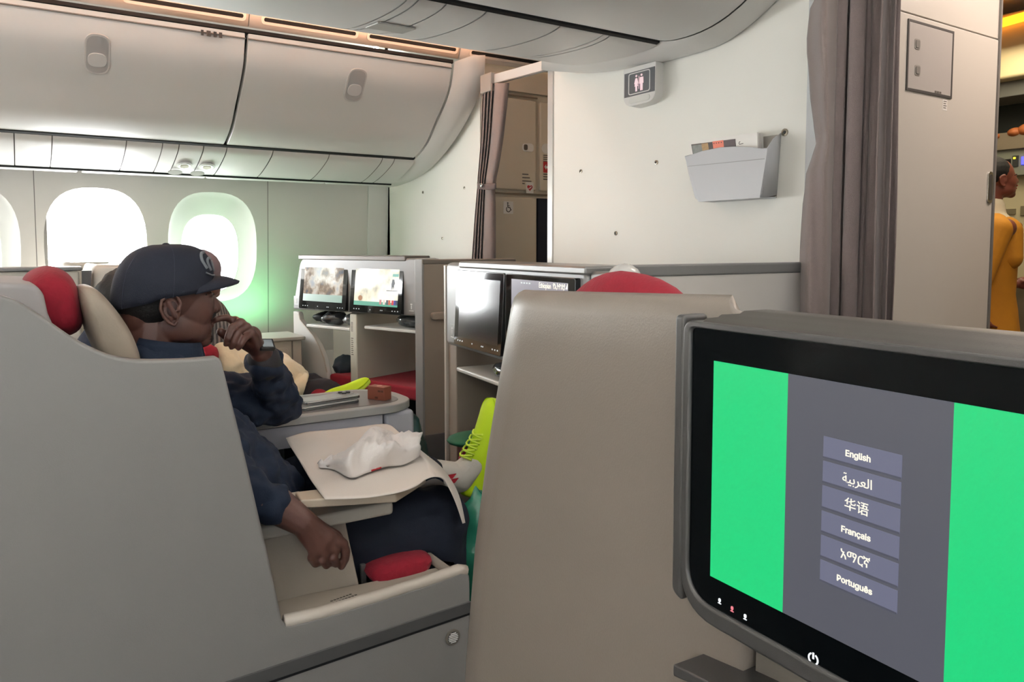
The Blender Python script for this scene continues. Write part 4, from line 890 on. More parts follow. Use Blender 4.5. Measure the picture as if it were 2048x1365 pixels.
# pale rim following the opening
rim = [V((*mq_(u, v), 0)) for u, v in ((572, 1249), (640, 1234), (760, 1199), (860, 1167), (922, 1145), (936, 1147))]
MB().tube([MS(p.x, .012, p.y) for p in rim], .013, 10).build('opening_rim', M_RIM, se, smooth='all')
# dark stripe and lower panel with round grille
(sa, za), (sb_, zb_2) = mq_(560, 1328), mq_(936, 1204); (sc_, zc_), (sd_, zd_) = mq_(560, 1356), mq_(936, 1227)
def ext_line(a, b, x): return a[1] + (b[1] - a[1]) * (x - a[0]) / (b[0] - a[0])
A1, B1, A2, B2 = (sa, za), (sb_, zb_2), (sc_, zc_), (sd_, zd_); x0 = -.2
MS.prism(MB(), [(x0, ext_line(A1, B1, x0)), (x_end, ext_line(A1, B1, x_end)), (x_end, ext_line(A2, B2, x_end)), (x0, ext_line(A2, B2, x0))], -.003, .002).build('dark_stripe', mat('stripe_charcoal', (70, 70, 70), .55), se, bevel=.002)
stroke(MS, [(x0, ext_line(A2, B2, x0) - .002), (x_end, ext_line(A2, B2, x_end) - .002)], .006, -.0012, .002, MB()).build('stripe_gap', M_GAP, se)
s, z = mq_(905, 1275)
gr = MS.prism(MB(), [(s + .0175 * math.cos(t), z + .0175 * math.sin(t)) for t in [2 * math.pi * k / 24 for k in range(24)]], -.003, .002).build('vent_grille', M_TAUPEDK, se, bevel=.001)
MS.prism(MB(), [(s + .0125 * math.cos(t), z + .0125 * math.sin(t)) for t in [2 * math.pi * k / 20 for k in range(20)]], -.0036, .0).build('grille_hole', M_BLACK, gr)
for k in range(6):
    h = -.0095 + k * .0038; w_ = math.sqrt(max(0, .0115 ** 2 - h ** 2)); MS.box(MB(), s - w_, s + w_, -.0045, -.003, z + h - .0011, z + h + .0011).build('grille_bar', M_WHITE, gr)
# ledge inside the opening, with its printed notice
zl_ = mq_(600, 1246)[1] - .012
le = MB(); pts = [V((*MS(mq_(566, 1248)[0], 0, 0).xy, zl_)), V((x_end - .004, 1.40, zl_))]
inner = [U(u, v, Z=zl_) for u, v in ((900, 1126), (868, 1136), (720, 1168), (556, 1198), (530, 1203))]
base = [V((cut[6][0] - .05, 1.402, zl_)), V((x_end - .004, 1.402, zl_)), V((x_end - .004, inner[0].y + .02, zl_))] + inner
le.prism(base, (0, 0, -.05)); led = le.build('armrest_ledge', M_BEIGE, se, bevel=.004)
for r_, (n, k0) in enumerate(((9, 0), (11, 0), (7, 2))):
    for k in range(n):
        p = U(645 + k * 6.2 + k0 * 6 + r_ * 2, 1219 - k * 2.2 - k0 * 2 - r_ * 6, Z=zl_ + .001); MB().box((p.x, p.y - .0015, zl_), (p.x + .005, p.y + .0015, zl_ + .0012)).build('notice_print', M_PRINT, led)
# inner side lining below the armrest, armrest, seat pan
IN = Frame((0, 1.535), (1, 1.535)); ip = IN.px
pol = [ip(u, v) for u, v in ((480, 1010), (689, 1030), (700, 1085), (712, 1140), (722, 1185))] + [(ip(722, 1185)[0], .2), (.1, .2), (.1, ip(480, 1010)[1])]
IN.prism(MB(), pol, 0, .02).build('side_lining', M_BEIGE, se, bevel=.004)
AR = Frame((0, 1.50), (1, 1.50)); ap_ = AR.px
(s0, z1), (s1, z0) = ap_(575, 1003), ap_(788, 1032)
zt2, zb2 = ap_(788, 1004)[1], ap_(788, 1030)[1]
AR.box(MB(), .30, s1, 0, .075, zb2, zt2).build('armrest', mat('armrest_grey', (176, 170, 160), .45, bump=.1), se, bevel=.008, seg=3)
MB().box((.02, 1.56, .25), (.80, 2.0, .43)).build('seat_cushion', M_DARKGREY, se, bevel=.03, seg=3)
bk = MB(); bk.hexa([V((.10, 1.5, .40)), V((.28, 1.5, .40)), V((.28, 2.02, .40)), V((.10, 2.02, .40)), V((-.08, 1.5, 1.02)), V((.06, 1.5, 1.02)), V((.06, 2.02, 1.02)), V((-.08, 2.02, 1.02))]); bk.build('backrest', M_DARKGREY, se, bevel=.03, seg=3)
# beige headrest roll that the man leans on
Yh = 1.70
hr_out = [(158, 576), (172, 571), (188, 574), (206, 588), (232, 618), (258, 655), (274, 690), (284, 722), (282, 760), (230, 760), (205, 728), (186, 694), (168, 640), (157, 600)]
hp = [U(u, v, Y=Yh) for u, v in hr_out]
mb = MB(); n = len(hp); c = sum(hp, V()) / n
rings = []
for k, (dy, f) in enumerate(((-.055, .55), (-.045, .82), (-.02, .97), (.02, 1.0), (.16, 1.0), (.19, .85), (.2, .5))):
    rings.append([V((c.x + (p.x - c.x) * f, Yh + dy, c.z + (p.z - c.z) * f)) for p in hp])
mb.loft(rings).build('headrest', mat('beige_leather', (158, 146, 132), .55, bump=.5, bscale=60, var=.15, vscale=12), se, sub=2)
# grey top of the back shell behind the pillow
gs = [U(u, v, Y=1.62) for u, v in ((-120, 560), (0, 565), (60, 567), (78, 574), (88, 592), (96, 628), (110, 660), (-120, 700))]
MB().prism(gs, (0, .40, 0)).build('back_shell', mat('grey_back_shell', (164, 160, 160), .5), se, bevel=.012, seg=3)
ph = [U(u, v, Y=1.80) for u, v in ((38, 566), (50, 545), (75, 533), (100, 529), (128, 538), (148, 556), (160, 590), (166, 630), (166, 662), (120, 680), (70, 660), (40, 610))]
mb = MB(); c = sum(ph, V()) / len(ph)
rings = [[V((c.x + (p.x - c.x) * f, 1.80 + dy, c.z + (p.z - c.z) * f)) for p in ph] for dy, f in ((-.13, .35), (-.12, .7), (-.08, .92), (0, 1.0), (.08, .95), (.12, .7), (.13, .35))]
tag(mb.loft(rings).build('pillow', M_RED, sub=2), 'red pillow behind the seated man at the far left', 'pillow')
# red cushion edge on the seat beside the man's thigh
cu_ = [U(u, v, Y=1.53) for u, v in ((735, 1168), (738, 1140), (770, 1125), (820, 1110), (858, 1106), (864, 1112), (860, 1130), (840, 1150), (800, 1185))]
mb = MB(); c = sum(cu_, V()) / len(cu_)
tag(mb.loft([[V((c.x + (p.x - c.x) * f, 1.52 + dy, c.z + (p.z - c.z) * f)) for p in cu_] for dy, f in ((-.02, .8), (0, 1), (.06, 1), (.08, .8))]).build('cushion', M_RED, sub=1), 'red cushion squeezed beside the man\'s thigh in his seat', 'cushion')
p0, p1 = U(727, 1130, Y=1.565), U(729, 1170, Y=1.565); MB().hexa([p0 + V((-.006, 0, 0)), p0 + V((.006, 0, 0)), p0 + V((.006, .01, 0)), p0 + V((-.006, .01, 0)), p1 + V((-.006, 0, 0)), p1 + V((.006, 0, 0)), p1 + V((.006, .01, 0)), p1 + V((-.006, .01, 0))]).build('belt_buckle', M_HOUSE, se, bevel=.002)
q0 = U(905, 1126, Y=1.52); MB().box((q0.x - .05, 1.435, zl_ - .005), (x_end - .01, 1.60, zl_ + .016)).build('ledge_block', M_BEIGE, se, bevel=.012, seg=3)

# ---- centre console between the two centre seats
cc_ = thing('console_table', (.7, 2.17, 0), 'grey console table with two phones between the centre seats', 'table')
zc = .745
ol = rpoly([(.30, 2.03), (.93, 2.03), (1.0, 2.09), (1.0, 2.24), (.93, 2.33), (.30, 2.33)], [0, .05, .05, .05, .05, 0], 5)
MB().prism([V((a, b, zc)) for a, b in ol], (0, 0, -.024)).build('top', mat('console_top_grey', (150, 150, 148), .4, bump=.1), cc_, bevel=.004, seg=3)
il = rpoly([(.60, 2.06), (.91, 2.06), (.965, 2.10), (.965, 2.23), (.91, 2.30), (.60, 2.30)], [.03, .05, .05, .05, .05, .03], 5)
MB().prism([V((a, b, zc + .0012)) for a, b in il], (0, 0, -.004)).build('inlay', mat('console_inlay', (96, 92, 90), .35), cc_, bevel=.001)
ML = mat('lilac_grey_plastic', (176, 176, 186), .45)
FF = Frame((.30, 2.04), (1.0, 2.04))
o_ = rect(.0, .58, .30, zc - .026, 0, 9); i_ = rect(.05, .53, .32, zc - .085, .05, 9)
o_ = rpoly([(.0, .30), (.58, .30), (.58, zc - .026), (.0, zc - .026)], .0001, 9)
frame_ring(MB(), FF, o_, i_, 0, .27).build('apron', ML, cc_)
MB().box((.89, 2.045, .05), (.985, 2.31, zc - .024)).build('leg', ML, cc_, bevel=.012, seg=3)
MB().box((.30, 2.06, .05), (.88, 2.31, .32)).build('lower_box', ML, cc_, bevel=.006)
for k in range(3): MB().box((.36 + k * .09, 2.12, .5), (.44 + k * .09, 2.2, zc - .09)).build('stowed_case', mat('case_grey', (128, 128, 136), .5), cc_, bevel=.003)
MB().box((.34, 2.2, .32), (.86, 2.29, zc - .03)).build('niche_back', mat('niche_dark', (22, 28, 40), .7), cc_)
# phones
def phone(pts, z, label, grp, cams):
    o = thing('phone', tuple(V((sum(p.x for p in pts) / 4, sum(p.y for p in pts) / 4, z))), label, 'phone', grp)
    q = [V((p.x, p.y, z)) for p in pts]; e1 = (q[1] - q[0]); e2 = (q[3] - q[0])
    pl = rpoly([(0, 0), (1, 0), (1, 1), (0, 1)], .0, 4); pl = rpoly([(0, 0), (e1.length, 0), (e1.length, e2.length), (0, e2.length)], .012, 5)
    a, b = e1.normalized(), e2.normalized()
    MB().prism([q[0] + a * x + b * y for x, y in pl], (0, 0, .0095)).build('case', mat('phone_silver', (186, 188, 190), .2, metal=.9), o, bevel=.002, seg=3)
    MB().prism([q[0] + a * x + b * y + V((0, 0, .0092)) for x, y in rpoly([(.003, .003), (e1.length - .003, .003), (e1.length - .003, e2.length - .003), (.003, e2.length - .003)], .010, 5)], (0, 0, .0012)).build('back_glass', mat('phone_back', (150, 152, 150), .25), o)
    MB().prism([q[0] + a * x + b * y + V((0, 0, .004)) for x, y in rpoly([(-.0004, -.0004), (e1.length + .0004, -.0004), (e1.length + .0004, e2.length + .0004), (-.0004, e2.length + .0004)], .012, 5)], (0, 0, .0018)).build('side_groove', M_BLACK, o)
    if cams:
        bm_ = MB().prism([q[0] + a * x + b * y + V((0, 0, .0104)) for x, y in rpoly([(e1.length - .045, .025), (e1.length - .006, .025), (e1.length - .006, e2.length - .006), (e1.length - .045, e2.length - .006)], .008, 5)], (0, 0, .002)).build('camera_bump', mat('phone_silver', (186, 188, 190), .2, metal=.9), o, bevel=.0006)
        for x, y in ((-.035, .036), (-.035, .056), (-.016, .046)):
            c = q[0] + a * (e1.length + x) + b * y; MB().loft([[c + V((.007 * math.cos(t), .007 * math.sin(t), h)) for t in [2 * math.pi * k / 14 for k in range(14)]] for h in (.011, .0155)]).build('camera_lens', M_BLACK, bm_)
    return o
c1 = [U(u, v, Z=zc + .001) for u, v in ((606, 824), (720, 806))]; ph_e = (c1[1] - c1[0]); pn = V((-ph_e.y, ph_e.x, 0)).normalized() * .072
if pn.y < 0: pn = -pn
phone([c1[0], c1[1], c1[1] + pn, c1[0] + pn], zc + .0015, 'silver phone at the bottom of the stack on the console', 'phones on the console', False)
c2 = [U(u, v, Z=zc + .012) for u, v in ((612, 813), (722, 797))]
phone([c2[0], c2[1], c2[1] + pn, c2[0] + pn], zc + .0125, 'silver phone with camera bump lying on top of another phone', 'phones on the console', True)
# small brown box
bb = thing('small_box', tuple(U(760, 795, Z=zc + .001)), 'small brown cardboard box on the console table', 'box')
k0, k1, k2 = U(735, 799, Z=zc + .001), U(769, 803, Z=zc + .001), U(783, 799, Z=zc + .001); hgt = .040
e2_ = (k2 - k1); e2_ = V((e2_.x, e2_.y, 0)); k0.z = k1.z = zc + .0015
MB().hexa([k0, k1, k1 + e2_, k0 + e2_] + [p + V((0, 0, hgt)) for p in (k0, k1, k1 + e2_, k0 + e2_)]).build('carton', mat('brown_carton', (128, 70, 52), .55, bump=.1), bb, bevel=.0015)
BF = Frame((k0.x, k0.y), (k1.x, k1.y)); BL = BF.L
for s_, z_, L in ((BL * .62, zc + .026, .010), (BL * .80, zc + .026, .008), (BL * .45, zc + .006, .010)): BF.box(MB(), s_, s_ + L, -.0008, .0004, z_, z_ + .006).build('box_print', mat('box_print', (84, 42, 30), .6), bb)
mt = (k0 + k1 + e2_) / 2 + V((0, 0, 0)); tcen = k0 + (k1 - k0) * .5 + e2_ * .5; MB().box((tcen.x - .008, tcen.y - .005, zc + hgt + .001), (tcen.x + .008, tcen.y + .005, zc + hgt + .0022)).build('box_label', mat('box_label', (190, 150, 130), .5), bb)

# ---- left pair: console by the window and the two seat shells
dc = thing('drawer_console', (1.0, 3.95, 0), 'beige drawer console between the window-side seats below the last window', 'cabinet')
DFc = Frame((.70, 3.82), (1.215, 3.82)); dq = DFc.px
DFc.box(MB(), 0, DFc.L, 0, .26, .02, .735).build('body', M_BEIGE, dc, bevel=.006)
DFc.box(MB(), -.02, DFc.L + .015, -.015, .27, .735, .752).build('top', mat('console_cap', (166, 164, 156), .4), dc, bevel=.004)
(s0, z1), (s1, z0) = dq(520, 695), dq(586, 742)
for za_, zb_, nm in ((.56, .70, 'drawer'), (.38, .545, 'drawer')):
    d_ = DFc.prism(MB(), rect(DFc.L - .34, DFc.L - .07, za_, zb_, .02), -.006, .004).build(nm, M_BEIGE, dc, bevel=.003)
    DFc.prism(MB(), rect(DFc.L - .26, DFc.L - .13, (za_ + zb_) / 2 - .02, (za_ + zb_) / 2 + .02, .008), -.0075, -.005).build('drawer_pull', M_TAUPE, d_, bevel=.002)
DFc.box(MB(), DFc.L - .052, DFc.L - .046, -.003, .002, .05, .73).build('corner_joint', M_TAUPEDK, dc)
def left_seat(x, y, label):
    o = thing('business_seat', (x, y, 0), label, 'seat', 'seats of the window-side pairs')
    pl = [(x + .22, y - .27), (x + .12, y - .27), (x + .02, y - .245), (x, y - .18), (x, y + .18), (x + .02, y + .245), (x + .12, y + .27), (x + .22, y + .27)]
    pl = smooth_path2(pl, 3)
    rings = [[V((a + dx, b, z)) for a, b in pl] for z, dx in ((.05, 0), (.6, 0), (1.0, 0), (1.10, 0), (1.118, .006), (1.125, .014))]
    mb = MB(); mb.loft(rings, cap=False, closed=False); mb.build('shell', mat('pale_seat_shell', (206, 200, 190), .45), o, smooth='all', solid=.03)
    MB().box((x + .06, y - .22, .3), (x + .20, y + .22, 1.05)).build('backrest', mat('seat_fabric_grey', (128, 124, 120), .9, bump=.3), o, bevel=.04, seg=3)
    MB().box((x + .15, y - .22, .28), (x + .62, y + .22, .45)).build('seat_cushion', mat('seat_fabric_grey', (128, 124, 120), .9, bump=.3), o, bevel=.03, seg=3)
    return o
left_seat(.26, 3.46, 'cream seat shell in the window-side pair behind the man\'s cap')
left_seat(.20, 4.26, 'cream seat shell nearest the second arched window')
pc = thing('monitor_console', (-.1, 3.55, 0), 'pale back of a monitor console behind the window-side seats at the left edge', 'monitor console')
MB().box((-.60, 3.20, .02), (.205, 3.24, 1.115)).build('side_panel', mat('pale_seat_shell', (206, 200, 190), .45), pc, bevel=.008)
MB().box((-.60, 3.195, 1.115), (.215, 3.30, 1.130)).build('top_cap', M_HOUSE, pc, bevel=.004)
MB().box((-.10, 3.24, .02), (.20, 4.0, 1.115)).build('body', mat('pale_seat_shell', (206, 200, 190), .45), pc, bevel=.008)
MB().hexa([V((.214, 3.20, .9)), V((.225, 3.20, .9)), V((.225, 3.23, .9)), V((.214, 3.23, .9)), V((.214, 3.20, 1.115)), V((.245, 3.20, 1.115)), V((.245, 3.23, 1.115)), V((.214, 3.23, 1.115))]).build('wedge_gap', M_DARKGREY, pc)
# ================================================================== PEOPLE
def basis(fwd, up=(0, 0, 1), pitch=0):
    x = V(fwd).normalized(); z = V(up); y = z.cross(x).normalized(); z = x.cross(y)
    M = Matrix((x, y, z)).transposed()
    return M @ Matrix.Rotation(-pitch, 3, 'Y')
def cloth_noise(o, strength, size, seed=0):
    t = bpy.data.textures.new('folds', 'CLOUDS'); t.noise_scale = size; t.noise_depth = 1
    m = o.modifiers.new('folds', 'DISPLACE'); m.texture = t; m.strength = strength; m.mid_level = .5; m.texture_coords = 'GLOBAL'
def head_blobs(mb, O, M, k=1.0, ears=(1, -1), full=True):
    g = lambda x, y, z: O + M @ (V((x, y, z)) * k)
    E = lambda c, r: mb.ell(g(*c), tuple(q * k for q in r), M, 22, 14)
    E((-.005, 0, .032), (.091, .074, .088)); E((.042, 0, -.005), (.058, .060, .072)); E((.040, 0, -.050), (.058, .056, .040))
    E((.078, 0, -.072), (.023, .026, .020)); E((-.055, 0, -.02), (.034, .052, .05))
    mb.chain([g(.088, 0, .026), g(.100, 0, .008), g(.1035, 0, -.003)], [.0085 * k, .0110 * k, .0138 * k])
    for s in (1, -1): E((.094, .0135 * s, -.007), (.012, .0085, .008)); E((.050, .036 * s, -.014), (.036, .020, .034)); E((.018, .046 * s, -.045), (.046, .014, .030))
    E((.092, 0, -.0255), (.014, .023, .0085)); E((.089, 0, -.043), (.014, .021, .0085)); E((.079, 0, .0265), (.016, .045, .009))
    mb.cap(g(-.022, 0, -.05), g(-.034, 0, -.17), .056 * k, .064 * k)
    for s in ears:
        mb.ell(g(-.004, .073 * s, -.006), (.019 * k, .008 * k, .029 * k), M @ Matrix.Rotation(R(-12), 3, 'Y'), 16, 10)
        rim = [(.014, -.002), (.016, .012), (.008, .026), (-.008, .028), (-.021, .017), (-.023, 0), (-.016, -.016), (-.006, -.028), (.006, -.034), (.011, -.026)]
        for a, b in zip(rim[:-1], rim[1:]): mb.cap(g(-.004 + a[0], .083 * s, -.004 + a[1]), g(-.004 + b[0], .083 * s, -.004 + b[1]), .0035 * k)
        mb.cap(g(.004, .081 * s, -.02), g(-.012, .080 * s, .01), .0042 * k)
    return g
def shoe(P, L_dir, n_sole, length, label_parent, m_up, m_sole, laces=True):
    # P heel point on the sole, L_dir heel-to-toe, n_sole pointing out of the sole
    l = V(L_dir).normalized(); n = -V(n_sole).normalized(); w = l.cross(n).normalized()
    secs = [(0.0, .024, .030, .064), (.03, .031, .0, .088), (.10, .034, 0, .098), (.17, .034, 0, .094), (.27, .034, 0, .092), (.36, .035, 0, .090), (.46, .037, 0, .080), (.60, .041, 0, .064), (.75, .044, 0, .052), (.88, .040, 0, .044), (.97, .026, 0, .034), (1.0, .012, .008, .022)]
    up, so = [], []
    for t, hw, z0, h in secs:
        c = V(P) + l * (t * length)
        ring = [(-hw, .014), (-hw * 1.05, .03), (-hw * .92, h * .55), (-hw * .58, h * .88), (0, h), (hw * .58, h * .88), (hw * .92, h * .55), (hw * 1.05, .03), (hw, .014)]
        up.append([c + w * a + n * max(b, z0 * .4) for a, b in ring])
        so.append([c + w * a + n * b for a, b in ((-hw * 1.08, 0), (-hw * 1.12, .012), (-hw * 1.06, .022), (hw * 1.06, .022), (hw * 1.12, .012), (hw * 1.08, 0))])
    s = MB().loft(up).build('shoe', m_up, label_parent, sub=2)
    MB().loft(so).build('sole', m_sole, s, sub=1)
    if laces:
        for k in range(5):
            t = .40 + k * .052; hh = .096 - k * .0085
            c = V(P) + l * (t * length)
            MB().tube(smooth_path([c - w * .026 + n * (hh * .80), c + n * (hh + .003) + l * .006, c + w * .026 + n * (hh * .80) + l * .012], 4), .0030, 6).build('lace', m_sole, s, smooth='all')
            MB().tube(smooth_path([c + w * .026 + n * (hh * .80), c + n * (hh + .004) + l * .008, c - w * .026 + n * (hh * .80) + l * .014], 4), .0030, 6).build('lace', m_sole, s, smooth='all')
    return s
M_NEON = mat('neon_yellow_knit', (196, 230, 20), .6, bump=.4, bscale=350)
M_NEONS = mat('neon_yellow_sole', (206, 232, 70), .5)
# ------------------------------------------------------------------ the man in the cap
man = thing('person', (.35, 1.78, 0), 'man in navy cap and shirt seated with one hand at his mouth', 'person')
H = U(330, 610, Y=1.78); HM = basis((1, .06, 0), pitch=R(-4)); HC = basis((1, .06, 0), pitch=R(2)); gc = lambda x, y, z: H + HC @ V((x, y, z))
mb = MB(); g = head_blobs(mb, H, HM)
def P(u, v, y): return U(u, v, Y=y)
mb.cap((.235, 1.60, .87), (.235, 1.95, .865), .062)                                   # shoulders
mb.chain([V((.24, 1.78, .86)), V((.31, 1.78, .72)), V((.34, 1.78, .52))], [.125, .130, .135])
# left arm up to the mouth
e_l, w_l = V((.565, 1.985, .798)), P(524, 708, 1.825)
mb.chain([V((.235, 1.95, .862)), e_l, w_l], [.050, .040, .0265])
wr = w_l
knk = [P(470, 643, 1.79), P(481, 647, 1.775), P(492, 655, 1.765), P(502, 667, 1.762)]
for q, r in zip(knk, (.0125, .0125, .012, .0115)): mb.cap(wr + V((-.004, 0, .006)), q, .0225, r)
mb.ell((knk[1] + knk[3] + wr) / 3, (.024, .016, .026))
fing = [[knk[0], P(453, 636, 1.785), P(441, 637, 1.782), P(431, 641, 1.78)], [knk[1], P(463, 655, 1.762), P(455, 676, 1.758), P(452, 689, 1.762)],
        [knk[2], P(476, 665, 1.750), P(467, 685, 1.746), P(463, 695, 1.752)], [knk[3], P(490, 677, 1.744), P(482, 690, 1.742), P(477, 697, 1.748)]]
for f, r in zip(fing, (.0080, .0078, .0078, .0074)): mb.chain(f, [r * 1.1, r, r * .92, r * .80])
mb.chain([wr + V((-.012, .004, .012)), P(482, 684, 1.806), P(456, 674, 1.80), P(441, 664, 1.795)], [.018, .013, .0115, .0095])   # thumb
# right arm hanging over the ledge
e_r, w_r = P(470, 985, 1.515), P(606, 1046, 1.47)
mb.chain([V((.235, 1.60, .87)), e_r], [.052, .042]); mb.chain([e_r, P(555, 1013, 1.49), w_r], [.042, .036, .027])
k2 = [P(630, 1100, 1.462), P(648, 1104, 1.456), P(667, 1101, 1.458), P(684, 1090, 1.466)]
for q, r in zip(k2, (.0135, .014, .014, .0135)): mb.cap(w_r, q, .026, r)
mb.ell((k2[1] + k2[2] + w_r * .7) / 2.7, (.030, .018, .034), Matrix.Rotation(R(30), 3, 'Y'))
f2_ = [[k2[0], P(623, 1116, 1.462), P(631, 1128, 1.472), P(640, 1126, 1.488)], [k2[1], P(646, 1121, 1.452), P(653, 1131, 1.464), P(659, 1126, 1.482)],
       [k2[2], P(667, 1116, 1.452), P(672, 1128, 1.464), P(676, 1124, 1.48)], [k2[3], P(691, 1104, 1.462), P(690, 1118, 1.464), P(683, 1133, 1.47)]]
for f, r in zip(f2_, (.0088, .0090, .0090, .0098)): mb.chain(f, [r * 1.15, r, r * .95, r * .82])
mb.chain([w_r + V((.02, .012, -.01)), P(672, 1074, 1.50), P(690, 1100, 1.505)], [.016, .0125, .0105])  # thumb behind
# hips and legs
mb.cap((.34, 1.68, .50), (.34, 1.88, .50), .11)
kn_r, an_r = V((.832, 1.62, .548)), V((.850, 1.63, .10)); kn_l, an_l = V((.70, 1.90, .63)), V((1.035, 1.865, .553))
mb.chain([V((.36, 1.67, .50)), kn_r, an_r, V((.96, 1.63, .05))], [.088, .058, .038, .03]); mb.chain([V((.36, 1.89, .50)), kn_l, an_l], [.088, .056, .036])
mb.cap(an_l, V((1.085, 1.86, .60)), .034, .028)
bd = mb.build('body', M_SKIN, man, vox=.0026, sm=2)
# eyes, brow, moustache and goatee
M_HAIR = mat('black_hair', (9, 8, 8), .75, bump=.6, bscale=300)
for s in (-1, 1):
    MB().ell(g(.0755, .030 * s, .0085), .0115).build('eye', mat('eye_white', (150, 132, 124), .2), man, smooth='all')
    MB().ell(g(.0845, .031 * s, .0085), .0045).build('iris', mat('iris_dark', (24, 16, 14), .15), man, smooth='all')
    MB().cap(g(.074, .031 * s, .0145), g(.086, .028 * s, .0140), .0038).build('eyelid', M_SKIN, man, smooth='all')
    MB().chain([g(.064, .046 * s, .023), g(.083, .034 * s, .0285), g(.094, .014 * s, .0265)], [.0025, .0038, .003]).build('eyebrow', M_HAIR, man, smooth='all')
mb = MB(); 
for s in (-1, 1): mb.chain([g(.1035, .003 * s, -.0165), g(.096, .018 * s, -.020), g(.082, .027 * s, -.034), g(.078, .026 * s, -.050)], [.0035, .0042, .0042, .0038])
mb.build('moustache', M_HAIR, man, vox=.0016, sm=2)
MB().ell(g(.079, 0, -.072), (.0235, .025, .0175), HM).build('goatee', M_HAIR, man, smooth='all')
mb = MB(); mb.ell(g(-.030, 0, .010), (.068, .0752, .062), HM, 24, 16); mb.build('hair', M_HAIR, man, smooth='all')
mb = MB(); mb.ell(g(-.003, -.0795, -.004), (.011, .0030, .016), HM); mb.build('ear_hollow_shade', mat('ear_shadow', (48, 28, 25), .6), man, smooth='all')  # thin dark patch; the shade in the ear's hollow is painted in
# cap
M_CAP = mat('navy_cap_cotton', (20, 26, 42), .8, bump=.4, bscale=600)
def capf(a, b):
    th = 2 * math.pi * a; ph = b * math.pi / 2
    zb = .020 + .010 * math.cos(th) - (.012 if math.cos(th) < -.3 else 0) * (-math.cos(th))     # lower edge, front higher
    rz = .127 - zb; q = math.cos(ph) ** .60; s = math.sin(ph) ** .95
    bulge = 1 + .05 * math.sin(ph * 2)
    x = -.004 + .100 * q * math.cos(th) * bulge + (.014 * s); y = .085 * q * math.sin(th) * bulge
    return gc(x, y, zb + rz * s)
mbc = MB(); N, Mm = 48, 16
mbc.grid(lambda a, b: capf(a, b), N, Mm)
cap_o = mbc.build('cap', M_CAP, man, smooth='all', solid=.003)
def brimf(a, b):
    y = (a - .5) * 2 * .073; c = math.sqrt(max(0, 1 - (y / .088) ** 2))
    x0 = -.004 + .097 * math.sqrt(max(0, 1 - (y / .0865) ** 2)); x1 = x0 + .068 * (1 - (abs(y) / .0735) ** 2.6)
    z = .0345 - .018 * (y / .073) ** 2 + .012 * (1 - b) - .0 + .006 * math.sin(b * math.pi)
    return gc(x0 + (x1 - x0) * b - .004, y, z + .006)
MB().grid(brimf, 24, 8).build('brim', M_CAP, cap_o, smooth='all', solid=.0045)
MB().ell(gc(.010, 0, .1275), (.008, .008, .0045)).build('button', M_CAP, cap_o, smooth='all')
for th in (.5, 1.55, 2.6, -.5, -1.55, -2.6):
    MB().tube([capf((th % (2 * math.pi)) / (2 * math.pi), b / 12) + (capf((th % (2 * math.pi)) / (2 * math.pi), b / 12) - gc(0, 0, .03)).normalized() * .0012 for b in range(13)], .0009, 5).build('panel_seam', mat('cap_seam', (34, 40, 56), .8), cap_o)
def on_cap(th, b, d=.0028): p = capf((th % (2 * math.pi)) / (2 * math.pi), b); return p + (p - gc(0, 0, .04)).normalized() * d
M_EMB = mat('grey_embroidery', (112, 118, 124), .6, bump=.5, bscale=500)
for pts, r in (([(-.75, .30), (-.85, .44), (-.72, .56), (-.52, .58)], .0034), ([(-.58, .26), (-.66, .40), (-.50, .46), (-.30, .45)], .0030), ([(-.30, .24), (-.36, .36), (-.18, .40), (-.05, .34)], .0026), ([(-.80, .24), (-.55, .19), (-.28, .18)], .0018)):
    MB().tube(smooth_path([on_cap(t, b) for t, b in pts], 4), r, 6).build('emblem', M_EMB, cap_o, smooth='all')
# navy shirt
mb = MB()
def tor(z, cx, rx, ry, cy=1.78): return [V((cx + rx * math.cos(t), cy + ry * math.sin(t), z)) for t in [2 * math.pi * k / 28 for k in range(28)]]
mb.loft([tor(.44, .36, .17, .20), tor(.55, .375, .18, .20), tor(.66, .375, .175, .20), tor(.76, .325, .15, .20), tor(.82, .285, .135, .205), tor(.87, .25, .118, .20), tor(.92, .236, .095, .15), tor(.965, .244, .080, .10), tor(.992, .25, .070, .078)])
mb.cap((.235, 1.59, .875), (.235, 1.96, .862), .074)
mb.chain([V((.235, 1.96, .858)), e_l + V((-.004, 0, .002)), e_l + (w_l - e_l) * .80], [.076, .060, .044])
mb.ell(e_l + V((.0, 0, -.004)), (.062, .058, .052))
mb.chain([V((.235, 1.59, .875)), e_r, P(532, 1003, 1.492)], [.072, .058, .047])
sh_ = mb.build('shirt', M_NAVY, man, vox=.006, sm=5); cloth_noise(sh_, .034, .045)
col_ = MB(); rr_ = [[V((.262 + (q) * math.cos(t) * (1.0 + .12 * math.cos(t)), 1.78 + q * 1.06 * math.sin(t), z + .012 * math.cos(t + math.pi))) for t in [2 * math.pi * k / 28 for k in range(28)]] for q, z in ((.080, .965), (.075, .992), (.071, 1.006), (.066, 1.000))]
col_.loft(rr_, cap=False).build('collar', M_NAVY, man, smooth='all')
MB().chain([e_l + (w_l - e_l) * .80, e_l + (w_l - e_l) * .90], [.0405, .0385]).build('cuff', mat('charcoal_cuff', (44, 42, 46), .8, bump=.3), man, smooth='all')
